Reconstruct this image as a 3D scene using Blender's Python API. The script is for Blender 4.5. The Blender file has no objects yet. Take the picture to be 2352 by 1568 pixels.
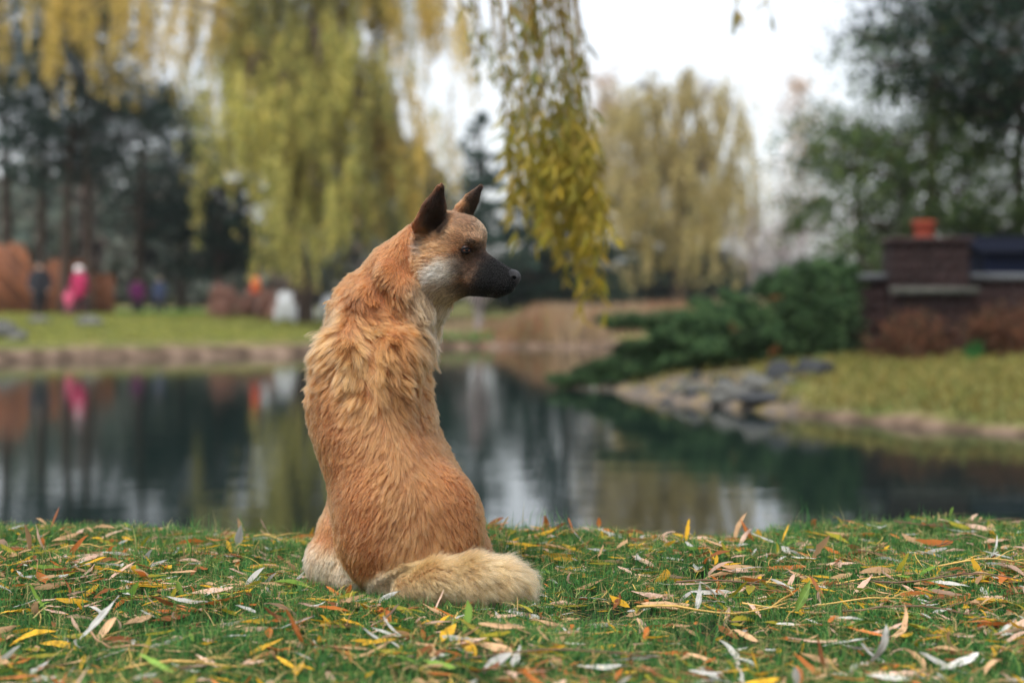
import bpy, math, random
import numpy as np
from mathutils import kdtree

random.seed(7)
RNG = np.random.default_rng(11)
SC = bpy.context.scene
COL = SC.collection

# ------------------------------------------------------------------ camera, sky, sun, exposure
CAM_Z = 0.61                 # a crouching photographer, metres above the lawn
FPX, PX0, PYH = 3267.0, 1176.0, 703.0   # focal length and horizon measured on the photograph
cam_d = bpy.data.cameras.new('camera')
cam = bpy.data.objects.new('camera', cam_d); COL.objects.link(cam)
cam.location = (0, 0, CAM_Z); cam.rotation_euler = (math.radians(90), 0, 0)
cam_d.sensor_width = 36; cam_d.lens = 50.0
cam_d.shift_y = -(784 - PYH) / 2352
cam_d.clip_start = 0.05; cam_d.clip_end = 3000
cam_d.dof.use_dof = True; cam_d.dof.focus_distance = 3.01; cam_d.dof.aperture_fstop = 1.85
SC.camera = cam

SUN_EL, SUN_AZ = math.radians(64), math.radians(215)    # soft light from behind the camera's left shoulder
world = bpy.data.worlds.new('World'); SC.world = world; world.use_nodes = True
wn = world.node_tree.nodes; wl = world.node_tree.links
bg = wn['Background']
sky = wn.new('ShaderNodeTexSky'); sky.sky_type = 'NISHITA'; sky.sun_disc = False
sky.sun_elevation = SUN_EL; sky.sun_rotation = SUN_AZ
sky.air_density = 1.0; sky.dust_density = 3.0; sky.ozone_density = 1.0
hs = wn.new('ShaderNodeHueSaturation'); hs.inputs['Saturation'].default_value = 0.30
wl.new(sky.outputs['Color'], hs.inputs['Color']); wl.new(hs.outputs['Color'], bg.inputs['Color'])
bg.inputs['Strength'].default_value = 0.15

sun_d = bpy.data.lights.new('sun', 'SUN'); sun = bpy.data.objects.new('sun', sun_d); COL.objects.link(sun)
sun_d.energy = 1.45; sun_d.angle = math.radians(16); sun_d.color = (1.0, 0.975, 0.94)
sun.rotation_euler = (math.radians(90) - SUN_EL, 0, math.pi - SUN_AZ)

SC.view_settings.view_transform = 'Standard'; SC.view_settings.look = 'None'
SC.view_settings.exposure = 1.05; SC.view_settings.gamma = 1.0
SC.view_settings.use_curve_mapping = False
SC.render.engine = 'CYCLES'
SC.cycles.use_denoising = True
SC.cycles.max_bounces = 8; SC.cycles.transparent_max_bounces = 8
SC.cycles.sample_clamp_indirect = 6.0
SC.cycles_curves.shape = 'RIBBONS'; SC.cycles_curves.subdivisions = 2

# ------------------------------------------------------------------ helpers
def P(px, py, Y):
    """the point at distance Y that the photograph shows at px, py (2352 x 1568)"""
    return np.array([(px - PX0) / FPX * Y, Y, CAM_Z - (py - PYH) / FPX * Y])
def lin(r, g, b):
    c = np.array([r, g, b]) / 255.0
    return np.where(c <= 0.04045, c / 12.92, ((c + 0.055) / 1.055) ** 2.4)
def unit(v):
    v = np.asarray(v, float)
    return v / np.maximum(np.linalg.norm(v, axis=-1, keepdims=True), 1e-9)
def sstep(a, b, x):
    t = np.clip((x - a) / (b - a), 0, 1); return t * t * (3 - 2 * t)

def mesh_np(name, V, F, smooth=True, col=None, attr='col'):
    """V (n,3); F a list of face arrays (m,k), each of one size; col: colour per vertex"""
    if isinstance(F, np.ndarray): F = [F]
    me = bpy.data.meshes.new(name)
    V = np.ascontiguousarray(V, np.float32)
    me.vertices.add(len(V)); me.vertices.foreach_set('co', V.ravel())
    nl = sum(f.size for f in F); npol = sum(len(f) for f in F)
    me.loops.add(nl); me.polygons.add(npol)
    me.loops.foreach_set('vertex_index', np.concatenate([f.ravel() for f in F]).astype(np.int32))
    tot = np.concatenate([np.full(len(f), f.shape[1]) for f in F])
    st = np.concatenate([[0], np.cumsum(tot)[:-1]]).astype(np.int32)
    me.polygons.foreach_set('loop_start', st)
    if smooth: me.polygons.foreach_set('use_smooth', np.ones(npol, bool))
    me.update(calc_edges=True); me.validate()
    if col is not None:
        a = me.attributes.new(attr, 'FLOAT_COLOR', 'POINT')
        c = np.ones((len(V), 4), np.float32); c[:, :3] = col
        a.data.foreach_set('color', c.ravel())
    return me
def obj(name, me, m=None, parent=None, loc=None, rot=None):
    o = bpy.data.objects.new(name, me); COL.objects.link(o)
    if m is not None:
        if not me.materials: me.materials.append(m)
    if parent is not None: o.parent = parent
    if loc is not None: o.location = tuple(map(float, loc))
    if rot is not None: o.rotation_euler = rot
    return o
def tag(o, label=None, cat=None, group=None, kind=None):
    for k, v in (('label', label), ('category', cat), ('group', group), ('kind', kind)):
        if v: o[k] = v
    return o
def empty(name, loc, label, cat, group=None):
    o = bpy.data.objects.new(name, None); COL.objects.link(o)
    o.location = tuple(map(float, loc)); o.empty_display_size = 0.1
    return tag(o, label, cat, group)

class MB:
    """collects shapes into one mesh"""
    def __init__(s): s.V = []; s.Q = []; s.T = []; s.C = []; s.n = 0
    def add(s, V, Q=None, T=None, col=None):
        V = np.asarray(V, float); 
        if Q is not None and len(Q): s.Q.append(np.asarray(Q) + s.n)
        if T is not None and len(T): s.T.append(np.asarray(T) + s.n)
        s.V.append(V); s.n += len(V)
        c = np.ones((len(V), 3)) if col is None else np.broadcast_to(np.asarray(col, float), (len(V), 3))
        s.C.append(c)
    def box(s, lo, hi, col=None, rz=0, c0=None, bev=0.0):
        lo = np.asarray(lo, float); hi = np.asarray(hi, float)
        if bev <= 0:
            V = np.array([[x, y, z] for z in (lo[2], hi[2]) for y in (lo[1], hi[1]) for x in (lo[0], hi[0])])
            Q = [[0, 2, 3, 1], [4, 5, 7, 6], [0, 1, 5, 4], [2, 6, 7, 3], [0, 4, 6, 2], [1, 3, 7, 5]]
        else:
            b = bev; V = []
            for z, i in ((lo[2], b), (lo[2] + b, 0), (hi[2] - b, 0), (hi[2], b)):
                V += [[lo[0] + i, lo[1] + i, z], [hi[0] - i, lo[1] + i, z], [hi[0] - i, hi[1] - i, z], [lo[0] + i, hi[1] - i, z]]
            V = np.array(V); Q = [[3, 2, 1, 0], [12, 13, 14, 15]]
            for k in range(3):
                for j in range(4): Q.append([4 * k + j, 4 * k + (j + 1) % 4, 4 * k + 4 + (j + 1) % 4, 4 * k + 4 + j])
        if rz:
            c = V.mean(0) if c0 is None else np.asarray(c0); d = V - c
            V = c + np.stack([d[:, 0] * math.cos(rz) - d[:, 1] * math.sin(rz), d[:, 0] * math.sin(rz) + d[:, 1] * math.cos(rz), d[:, 2]], 1)
        s.add(V, Q, col=col)
    def tube(s, pts, rad, n=8, col=None, cap=True):
        pts = np.asarray(pts, float); m = len(pts)
        rad = np.broadcast_to(np.asarray(rad, float), (m,))
        t = unit(np.gradient(pts, axis=0))
        ref = np.array([0, 0, 1.0]) if abs(t[0, 2]) < 0.9 else np.array([1.0, 0, 0])
        a = unit(np.cross(t, ref)); b = np.cross(t, a)
        th = np.linspace(0, 2 * math.pi, n, endpoint=False)
        V = pts[:, None] + rad[:, None, None] * (np.cos(th)[None, :, None] * a[:, None] + np.sin(th)[None, :, None] * b[:, None])
        i = np.arange(m - 1)[:, None] * n; j = np.arange(n)[None]; j2 = (j + 1) % n
        Q = np.stack([i + j, i + j2, i + n + j2, i + n + j], -1).reshape(-1, 4)
        V = V.reshape(-1, 3); T = None
        if cap:
            V = np.vstack([V, pts[0], pts[-1]]); k = m * n
            jj = np.arange(n); jn = (jj + 1) % n
            T = np.vstack([np.stack([jn, jj, np.full(n, k)], 1), np.stack([(m - 1) * n + jj, (m - 1) * n + jn, np.full(n, k + 1)], 1)])
        s.add(V, Q, T, col)
    def lathe(s, prof, n=16, col=None, at=(0, 0, 0)):
        prof = np.asarray(prof, float); th = np.linspace(0, 2 * math.pi, n, endpoint=False)
        V = np.stack([prof[:, 0:1] * np.cos(th), prof[:, 0:1] * np.sin(th), np.repeat(prof[:, 1:2], n, 1)], -1).reshape(-1, 3) + np.asarray(at)
        i = np.arange(len(prof) - 1)[:, None] * n; j = np.arange(n)[None]; j2 = (j + 1) % n
        s.add(V, np.stack([i + j, i + j2, i + n + j2, i + n + j], -1).reshape(-1, 4), col=col)
    def mesh(s, name, smooth=True):
        F = []
        if s.Q: F.append(np.vstack(s.Q))
        if s.T: F.append(np.vstack(s.T))
        return mesh_np(name, np.vstack(s.V), F, smooth, np.vstack(s.C))

def nodes(name):
    m = bpy.data.materials.new(name); m.use_nodes = True
    return m, m.node_tree.nodes, m.node_tree.links, m.node_tree.nodes['Principled BSDF']
def mat(name, color=(1, 1, 1), rough=0.7, attr=True, noise=0.25, scale=8.0, bump=0.0, spec=0.5, trans=0.0, coord='Object', coat=0.0, bscale=None):
    """procedural: base colour x vertex colour x noise, with fine relief; trans adds light through thin leaves"""
    m, N, L, b = nodes(name)
    tc = N.new('ShaderNodeTexCoord')
    nz = N.new('ShaderNodeTexNoise'); nz.inputs['Scale'].default_value = scale; nz.inputs['Detail'].default_value = 5
    L.new(tc.outputs[coord], nz.inputs['Vector'])
    rp = N.new('ShaderNodeMapRange'); rp.inputs[1].default_value = 0.3; rp.inputs[2].default_value = 0.7
    rp.inputs[3].default_value = 1 - noise; rp.inputs[4].default_value = 1 + noise
    L.new(nz.outputs['Fac'], rp.inputs[0])
    mx = N.new('ShaderNodeMix'); mx.data_type = 'RGBA'; mx.blend_type = 'MULTIPLY'; mx.inputs[0].default_value = 1
    mx.inputs[6].default_value = (*color, 1); L.new(rp.outputs[0], mx.inputs[7])
    out = mx.outputs[2]
    if attr:
        at = N.new('ShaderNodeAttribute'); at.attribute_name = 'col'
        m2 = N.new('ShaderNodeMix'); m2.data_type = 'RGBA'; m2.blend_type = 'MULTIPLY'; m2.inputs[0].default_value = 1
        L.new(out, m2.inputs[6]); L.new(at.outputs['Color'], m2.inputs[7]); out = m2.outputs[2]
    L.new(out, b.inputs['Base Color'])
    b.inputs['Roughness'].default_value = rough; b.inputs['Specular IOR Level'].default_value = spec
    if coat: b.inputs['Coat Weight'].default_value = coat; b.inputs['Coat Roughness'].default_value = 0.08
    if bump:
        n2 = N.new('ShaderNodeTexNoise'); n2.inputs['Scale'].default_value = bscale or scale * 4; n2.inputs['Detail'].default_value = 4
        L.new(tc.outputs[coord], n2.inputs['Vector'])
        bp = N.new('ShaderNodeBump'); bp.inputs['Strength'].default_value = bump; bp.inputs['Distance'].default_value = 0.02
        L.new(n2.outputs['Fac'], bp.inputs['Height']); L.new(bp.outputs[0], b.inputs['Normal'])
    if trans:
        tr = N.new('ShaderNodeBsdfTranslucent'); L.new(out, tr.inputs['Color'])
        ms = N.new('ShaderNodeMixShader'); ms.inputs[0].default_value = trans
        L.new(b.outputs[0], ms.inputs[1]); L.new(tr.outputs[0], ms.inputs[2])
        L.new(ms.outputs[0], N['Material Output'].inputs['Surface'])
    return m

# ------------------------------------------------------------------ implicit shapes -> one continuous mesh
class Field:
    def __init__(s, lo, hi, h):
        s.lo = np.asarray(lo, float); s.h = h
        s.n = np.ceil((np.asarray(hi) - s.lo) / h).astype(int) + 1
        s.g = np.full(tuple(s.n), 1.0, np.float32)
    def box(s, lo, hi):
        a = np.clip(np.floor((np.asarray(lo) - s.lo) / s.h).astype(int), 0, s.n - 1)
        b = np.clip(np.ceil((np.asarray(hi) - s.lo) / s.h).astype(int) + 1, 1, s.n)
        sl = tuple(slice(i, j) for i, j in zip(a, b))
        ax = [(s.lo[k] + s.h * np.arange(a[k], b[k])).astype(np.float32) for k in range(3)]
        return sl, ax[0][:, None, None], ax[1][None, :, None], ax[2][None, None, :]
    def join(s, sl, d, k, sub=False):
        g = s.g[sl]
        if sub: g = -g
        if k > 0:
            h = np.clip(0.5 + 0.5 * (g - d) / k, 0, 1); r = g * (1 - h) + d * h - k * h * (1 - h)
        else: r = np.minimum(g, d)
        s.g[sl] = -r if sub else r
    def ell(s, c, r, ax=None, k=0.02, sub=False):
        c = np.asarray(c, float); r = np.asarray(r, float)
        A = np.eye(3) if ax is None else np.asarray(ax, float)
        ext = np.sqrt(((A * r[:, None]) ** 2).sum(0)) + k + 0.02
        sl, x, y, z = s.box(c - ext, c + ext)
        x = x - c[0]; y = y - c[1]; z = z - c[2]
        q = [A[i, 0] * x + A[i, 1] * y + A[i, 2] * z for i in range(3)]
        k0 = np.sqrt(sum((q[i] / r[i]) ** 2 for i in range(3))) + 1e-6
        k1 = np.sqrt(sum((q[i] / r[i] ** 2) ** 2 for i in range(3))) + 1e-6
        s.join(sl, (k0 * (k0 - 1) / k1).astype(np.float32), k, sub)
    def cone(s, a, b, ra, rb, k=0.02, flat=None, sub=False):
        """round cone a->b; flat=(direction, factor) squeezes it along a direction"""
        a = np.asarray(a, float); b = np.asarray(b, float); R = max(ra, rb)
        if flat is not None and flat[1] > 1: R *= flat[1]
        lo = np.minimum(a, b) - R - k - 0.02; hi = np.maximum(a, b) + R + k + 0.02
        sl, x, y, z = s.box(lo, hi)
        x = x - a[0]; y = y - a[1]; z = z - a[2]; v = b - a; L2 = v @ v
        t = np.clip((x * v[0] + y * v[1] + z * v[2]) / L2, 0, 1)
        dx = x - t * v[0]; dy = y - t * v[1]; dz = z - t * v[2]
        d2 = dx * dx + dy * dy + dz * dz; f = 1.0
        if flat is not None:
            n = unit(flat[0]); f = flat[1]; q = dx * n[0] + dy * n[1] + dz * n[2]
            d2 = d2 - q * q + (q / f) ** 2
        d = (np.sqrt(np.maximum(d2, 0)) - (ra + (rb - ra) * t)) * min(1.0, f)
        s.join(sl, d.astype(np.float32), k, sub)
    def chain(s, pts, rad, k=0.02, flat=None):
        for i in range(len(pts) - 1): s.cone(pts[i], pts[i + 1], rad[i], rad[i + 1], k, flat)
    def surface(s):
        g = s.g; inside = g < 0
        c = [inside[i:inside.shape[0] - 1 + i, j:inside.shape[1] - 1 + j, k:inside.shape[2] - 1 + k] for i in (0, 1) for j in (0, 1) for k in (0, 1)]
        cnt = sum(x.astype(np.int8) for x in c)
        idx = np.argwhere((cnt > 0) & (cnt < 8))
        ids = np.full(cnt.shape, -1, np.int64); ids[tuple(idx.T)] = np.arange(len(idx))
        acc = np.zeros((len(idx), 3)); num = np.zeros(len(idx))
        cor = [(i, j, k) for i in (0, 1) for j in (0, 1) for k in (0, 1)]
        for p in cor:
            for ax in range(3):
                if p[ax]: continue
                q = list(p); q[ax] = 1
                va = g[idx[:, 0] + p[0], idx[:, 1] + p[1], idx[:, 2] + p[2]]; vb = g[idx[:, 0] + q[0], idx[:, 1] + q[1], idx[:, 2] + q[2]]
                m = (va < 0) != (vb < 0); t = va / np.where(m, va - vb, 1)
                pos = np.tile(np.asarray(p, float), (len(idx), 1)); pos[:, ax] += t
                acc[m] += pos[m]; num[m] += 1
        V = s.lo + s.h * (idx + acc / num[:, None])
        Q = []
        for ax in range(3):
            u, w = [(1, 2), (2, 0), (0, 1)][ax]
            a = np.take(inside, range(inside.shape[ax] - 1), ax); b = np.take(inside, range(1, inside.shape[ax]), ax)
            e = np.argwhere(a != b); 
            e = e[(e[:, u] > 0) & (e[:, w] > 0) & (e[:, u] < cnt.shape[u]) & (e[:, w] < cnt.shape[w])]
            def at(du, dw):
                f = e.copy(); f[:, u] -= du; f[:, w] -= dw; return ids[tuple(f.T)]
            q = np.stack([at(1, 1), at(0, 1), at(0, 0), at(1, 0)], 1)
            fl = ~a[tuple(e.T)]; q[fl] = q[fl][:, ::-1]; Q.append(q)
        Q = np.vstack(Q); Q = Q[(Q >= 0).all(1)]
        return V, Q
def relax(V, Q, n=1, f=0.5):
    for _ in range(n):
        acc = np.zeros_like(V); num = np.zeros(len(V))
        for i in range(4):
            np.add.at(acc, Q[:, i], V[Q[:, (i + 1) % 4]]); np.add.at(num, Q[:, i], 1)
        V = V + f * (acc / np.maximum(num, 1)[:, None] - V)
    return V
# ------------------------------------------------------------------ terrain with the pond basin
WATER_Z = CAM_Z - 1.2
SHORE = np.array([(-26, 4.6), (-8, 4.52), (-3, 4.46), (0, 4.50), (3, 4.44), (8, 4.52), (22, 5.2), (16, 7.6), (9.5, 10.4), (6.3, 12.0), (4.75, 13.2), (3.9, 14.3), (2.95, 16.0), (2.3, 17.2), (1.72, 18.4),
                  (1.45, 19.6), (1.45, 21.5), (2.6, 27), (3.8, 33), (3.6, 38), (2.4, 41.2), (.6, 41.9), (-2.0, 41.6), (-3.6, 39), (-4.6, 36), (-5.2, 35), (-6.6, 34.2), (-8.8, 33.0), (-11.2, 31.0), (-15, 28), (-24, 22)], float)
def fbm(x, y, s, seed=0.0):
    v = 0
    for k, (f, a) in enumerate(((1, 1), (2.1, .5), (4.3, .25))):
        v = v + a * np.sin(x * s * f * 1.3 + 1.7 * k + seed + 1.5 * np.sin(y * s * f * .9 + k)) * np.cos(y * s * f * 1.1 - k * 2.3 + seed + 1.2 * np.sin(x * s * f * .7))
    return v
def shore_dist(x, y):
    """metres from the shoreline, negative over the pond"""
    d = np.full(x.shape, 1e9); ins = np.zeros(x.shape, bool); n = len(SHORE)
    for i in range(n):
        a, b = SHORE[i], SHORE[(i + 1) % n]; v = b - a
        t = np.clip(((x - a[0]) * v[0] + (y - a[1]) * v[1]) / (v @ v), 0, 1)
        d = np.minimum(d, np.hypot(x - a[0] - t * v[0], y - a[1] - t * v[1]))
        c = (a[1] > y) != (b[1] > y)
        ins ^= c & (x < (b[0] - a[0]) * (y - a[1]) / (b[1] - a[1] + 1e-12) + a[0])
    return np.where(ins, -d, d)
def height(x, y):
    x = np.asarray(x, float); y = np.asarray(y, float)
    d = shore_dist(x, y)
    near = WATER_Z + (0 - WATER_Z) * (.35 * sstep(0, .12, d) + .65 * sstep(.05, .72, d + .09 * fbm(x, y, 3.1, 5))) + .008 * fbm(x, y, 9) + .016 * fbm(x, y, 2.2, 2)
    de = d + .25 * fbm(x, y, .9, 4)
    far = WATER_Z + .20 * sstep(-.1, .35, d) + .16 * sstep(.3, 1.1, de) + .50 * sstep(1, 15, d) + .05 * fbm(x, y, .5) * sstep(.5, 3, d) + .012 * np.maximum(d - 20, 0)
    right = WATER_Z + .10 * sstep(-.05, .15, d) + .15 * sstep(.1, .8, de) + .24 * sstep(.4, 4.5, d) + .03 * fbm(x, y, 1.1, 1) * sstep(.2, 1, d)
    wr = sstep(.4, 1.2, x) * sstep(7, 9, y) * sstep(32, 26, y); wn_ = sstep(8, 6.5, y) * (1 - sstep(10, 14, np.abs(x)) * sstep(4.9, 5.4, y))
    z = far * (1 - wr) + right * wr; z = z * (1 - wn_) + near * wn_
    bed = WATER_Z - .15 * sstep(0, .15, -d) - 1.1 * sstep(0, 4, -d)
    return np.where(d < 0, bed, z)
def axis(parts):
    a = np.concatenate([np.arange(lo, hi, st) for lo, hi, st in parts]); return np.unique(np.round(a, 4))
def grid_mesh(name, xs, ys, zf, col=None):
    X, Y = np.meshgrid(xs, ys, indexing='ij'); Z = zf(X, Y); V = np.stack([X, Y, Z], -1).reshape(-1, 3)
    nx, ny = len(xs), len(ys); i = np.arange(nx - 1)[:, None] * ny; j = np.arange(ny - 1)[None]
    Q = np.stack([i + j, i + ny + j, i + ny + j + 1, i + j + 1], -1).reshape(-1, 4)
    return mesh_np(name, V, Q, True)
gx = axis([(-900, -100, 80), (-100, -30, 7), (-30, -14, 1), (-14, -3, .3), (-3, 3, .09), (3, 9, .22), (9, 30, 1), (30, 100, 7), (100, 901, 80)])
gy = axis([(-200, -10, 20), (-10, 1, 1), (1, 5.2, .05), (5.2, 12, .4), (12, 22, .16), (22, 30, .5), (30, 46, .22), (46, 70, 1), (70, 160, 8), (160, 1400, 90)])
def ground_material():
    m, N, L, b = nodes('lawn and banks')
    geo = N.new('ShaderNodeNewGeometry'); sep = N.new('ShaderNodeSeparateXYZ'); L.new(geo.outputs['Position'], sep.inputs[0])
    def noise(sc, det=5):
        n = N.new('ShaderNodeTexNoise'); n.inputs['Scale'].default_value = sc; n.inputs['Detail'].default_value = det; L.new(geo.outputs['Position'], n.inputs['Vector']); return n.outputs['Fac']
    def ramp(f, cols):
        r = N.new('ShaderNodeValToRGB'); L.new(f, r.inputs[0])
        while len(r.color_ramp.elements) < len(cols): r.color_ramp.elements.new(.5)
        for e, (p, c) in zip(r.color_ramp.elements, cols): e.position = p; e.color = (*c, 1)
        return r.outputs[0]
    def mix(f, a, bb):
        x = N.new('ShaderNodeMix'); x.data_type = 'RGBA'; L.new(f, x.inputs[0]); L.new(a, x.inputs[6]); L.new(bb, x.inputs[7]); return x.outputs[2]
    def rng(f, a, bb):
        r = N.new('ShaderNodeMapRange'); r.interpolation_type = 'SMOOTHSTEP'; r.inputs[1].default_value = a; r.inputs[2].default_value = bb; L.new(f, r.inputs[0]); return r.outputs[0]
    def add(a, bb, k):
        q = N.new('ShaderNodeMath'); q.operation = 'MULTIPLY_ADD'; L.new(bb, q.inputs[0]); q.inputs[1].default_value = k; L.new(a, q.inputs[2]); return q.outputs[0]
    grass = ramp(noise(1.3), [(.3, (.075, .092, .024)), (.5, (.115, .118, .036)), (.68, (.17, .140, .055))])
    soil = ramp(noise(30), [(.3, (.008, .016, .006)), (.55, (.014, .026, .008)), (.75, (.035, .030, .017))])  # soil colour darkened to imitate shaded gaps between the blades
    mud = ramp(noise(2.2, 8), [(.3, (.030, .020, .013)), (.5, (.10, .068, .046)), (.72, (.24, .17, .125))])
    n2 = noise(1.7)
    y = sep.outputs['Y']; z = sep.outputs['Z']
    base = mix(rng(y, 5.5, 8), soil, grass)
    zz = add(add(z, n2, -.20), rng(y, 30, 26), .16)
    r = N.new('ShaderNodeMapRange'); r.interpolation_type = 'SMOOTHSTEP'; r.inputs[1].default_value = -.50; r.inputs[2].default_value = -.40; L.new(zz, r.inputs[0])
    out = mix(r.outputs[0], mud, base)
    # stony, mossy earth on the tip of the right-hand bank
    def mul(*f):
        o = f[0]
        for g in f[1:]:
            q = N.new('ShaderNodeMath'); q.operation = 'MULTIPLY'; L.new(o, q.inputs[0]); L.new(g, q.inputs[1]); o = q.outputs[0]
        return o
    x = sep.outputs['X']; jx = add(x, noise(1.1), -1.4); jy = add(y, noise(.9), -1.0)
    tip = mul(rng(x, .5, .9), rng(jx, 2.9, 2.2), rng(jy, 14.6, 15.4), rng(jy, 20.5, 19.5))
    stony = ramp(noise(5.0, 8), [(.30, (.045, .045, .043)), (.46, (.12, .10, .085)), (.58, (.16, .115, .06)), (.70, (.12, .12, .035))])
    out = mix(tip, out, stony)
    L.new(out, b.inputs['Base Color']); b.inputs['Roughness'].default_value = .95; b.inputs['Specular IOR Level'].default_value = .15
    bp = N.new('ShaderNodeBump'); bp.inputs['Strength'].default_value = .6; bp.inputs['Distance'].default_value = .05; L.new(noise(14), bp.inputs['Height']); L.new(bp.outputs[0], b.inputs['Normal'])
    return m
tag(obj('ground', grid_mesh('ground', gx, gy, height), ground_material()), kind='structure')

def water_material():
    m, N, L, b = nodes('pond water')
    geo = N.new('ShaderNodeNewGeometry'); mp = N.new('ShaderNodeMapping'); mp.inputs['Scale'].default_value = (.22, 1.9, 1); L.new(geo.outputs['Position'], mp.inputs['Vector'])
    n = N.new('ShaderNodeTexNoise'); n.inputs['Scale'].default_value = 2.2; n.inputs['Detail'].default_value = 4; L.new(mp.outputs[0], n.inputs['Vector'])
    bp = N.new('ShaderNodeBump'); bp.inputs['Strength'].default_value = .055; bp.inputs['Distance'].default_value = .05; L.new(n.outputs['Fac'], bp.inputs['Height'])
    b.inputs['Base Color'].default_value = (.005, .012, .011, 1); b.inputs['Roughness'].default_value = .025; b.inputs['IOR'].default_value = 1.33; b.inputs['Specular IOR Level'].default_value = .44
    L.new(bp.outputs[0], b.inputs['Normal'])
    return m
wv = np.vstack([np.c_[SHORE * 1.0, np.full(len(SHORE), WATER_Z)]])
wx = np.array([-40, 40.]); wy = np.array([4.3, 46.])
wm = mesh_np('pond_water', np.array([[-40, 4.2, WATER_Z], [26, 4.2, WATER_Z], [26, 46, WATER_Z], [-40, 46, WATER_Z]]), np.array([[0, 1, 2, 3]]), False)
tag(obj('pond_water', wm, water_material()), kind='structure')
# ------------------------------------------------------------------ trees
def leaf_cloud(pos, size, asp, rng, col, up=None, droop=0.0, jitter=1.0):
    """one small pointed quad per position, turned at random (or hanging)"""
    n = len(pos); v = rng.normal(0, 1, (n, 3))
    if up is not None: v = v * jitter + np.asarray(up)
    v = unit(v); w = unit(np.cross(v, rng.normal(0, 1, (n, 3)))); s = (size * rng.uniform(.6, 1.3, n))[:, None] if np.isscalar(size) else (size * rng.uniform(.7, 1.25, n))[:, None]
    a = pos - v * s * .5; c = pos + v * s * .5; b = pos + w * s * asp * .5; d = pos - w * s * asp * .5
    V = np.stack([a, b, c, d], 1).reshape(-1, 3); Q = np.arange(4 * n).reshape(-1, 4)
    return V, Q, np.repeat(col, 4, 0)
def vary(rng, n, cols, w=None, dv=.25):
    cols = np.asarray(cols, float); k = rng.choice(len(cols), n, p=w); t = rng.random((n, 1)); k2 = rng.choice(len(cols), n, p=w)
    return np.clip((cols[k] * t + cols[k2] * (1 - t)) * rng.uniform(1 - dv, 1 + dv, (n, 1)), 0, 1)
LEAF = mat('background foliage', (1, 1, 1), .7, True, .15, .6, spec=.08, trans=.42)
BARK = mat('bark', (1, 1, 1), .95, True, .35, 3.0, bump=.8, spec=.15)
BARKC = lin(74, 62, 54)

def bent(a, b, n, rng, amp, sag=0.0):
    t = np.linspace(0, 1, n)[:, None]; p = np.asarray(a) * (1 - t) + np.asarray(b) * t
    p[1:-1] += rng.normal(0, amp, (n - 2, 3)); p[:, 2] += (sag * np.sin(t * math.pi))[:, 0]
    return p
def curve3(pts, n=14):
    """smooth path through a few points"""
    pts = np.asarray(pts, float); m = len(pts)
    t = np.linspace(0, m - 1, n); i = np.clip(t.astype(int), 0, m - 2); f = (t - i)[:, None]
    p0 = pts[np.maximum(i - 1, 0)]; p1 = pts[i]; p2 = pts[i + 1]; p3 = pts[np.minimum(i + 2, m - 1)]
    return .5 * (2 * p1 + (p2 - p0) * f + (2 * p0 - 5 * p1 + 4 * p2 - p3) * f * f + (3 * p1 - p0 - 3 * p2 + p3) * f ** 3)

def holes(p, s, thr, seed):
    """which points survive between the gaps of a crown; gaps are about s metres wide"""
    k = 2.6 / s; x, y, z = (p * [1, .35, 1]).T * k
    v = np.sin(x + 1.3 * np.sin(y * .8 + seed) + seed) * np.cos(z * 1.1 + 1.4 * np.sin(x * .7 - seed)) + .7 * np.sin(y * 1.2 + z * .9 + 1.2 * np.sin(x * 1.1 + 2 * seed)) + .5 * np.sin(2.3 * x - 1.9 * z + seed) * np.sin(2.1 * y + seed)
    return v > thr
def ground_at(X, Y): return float(height(np.array([X]), np.array([Y]))[0])

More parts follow.
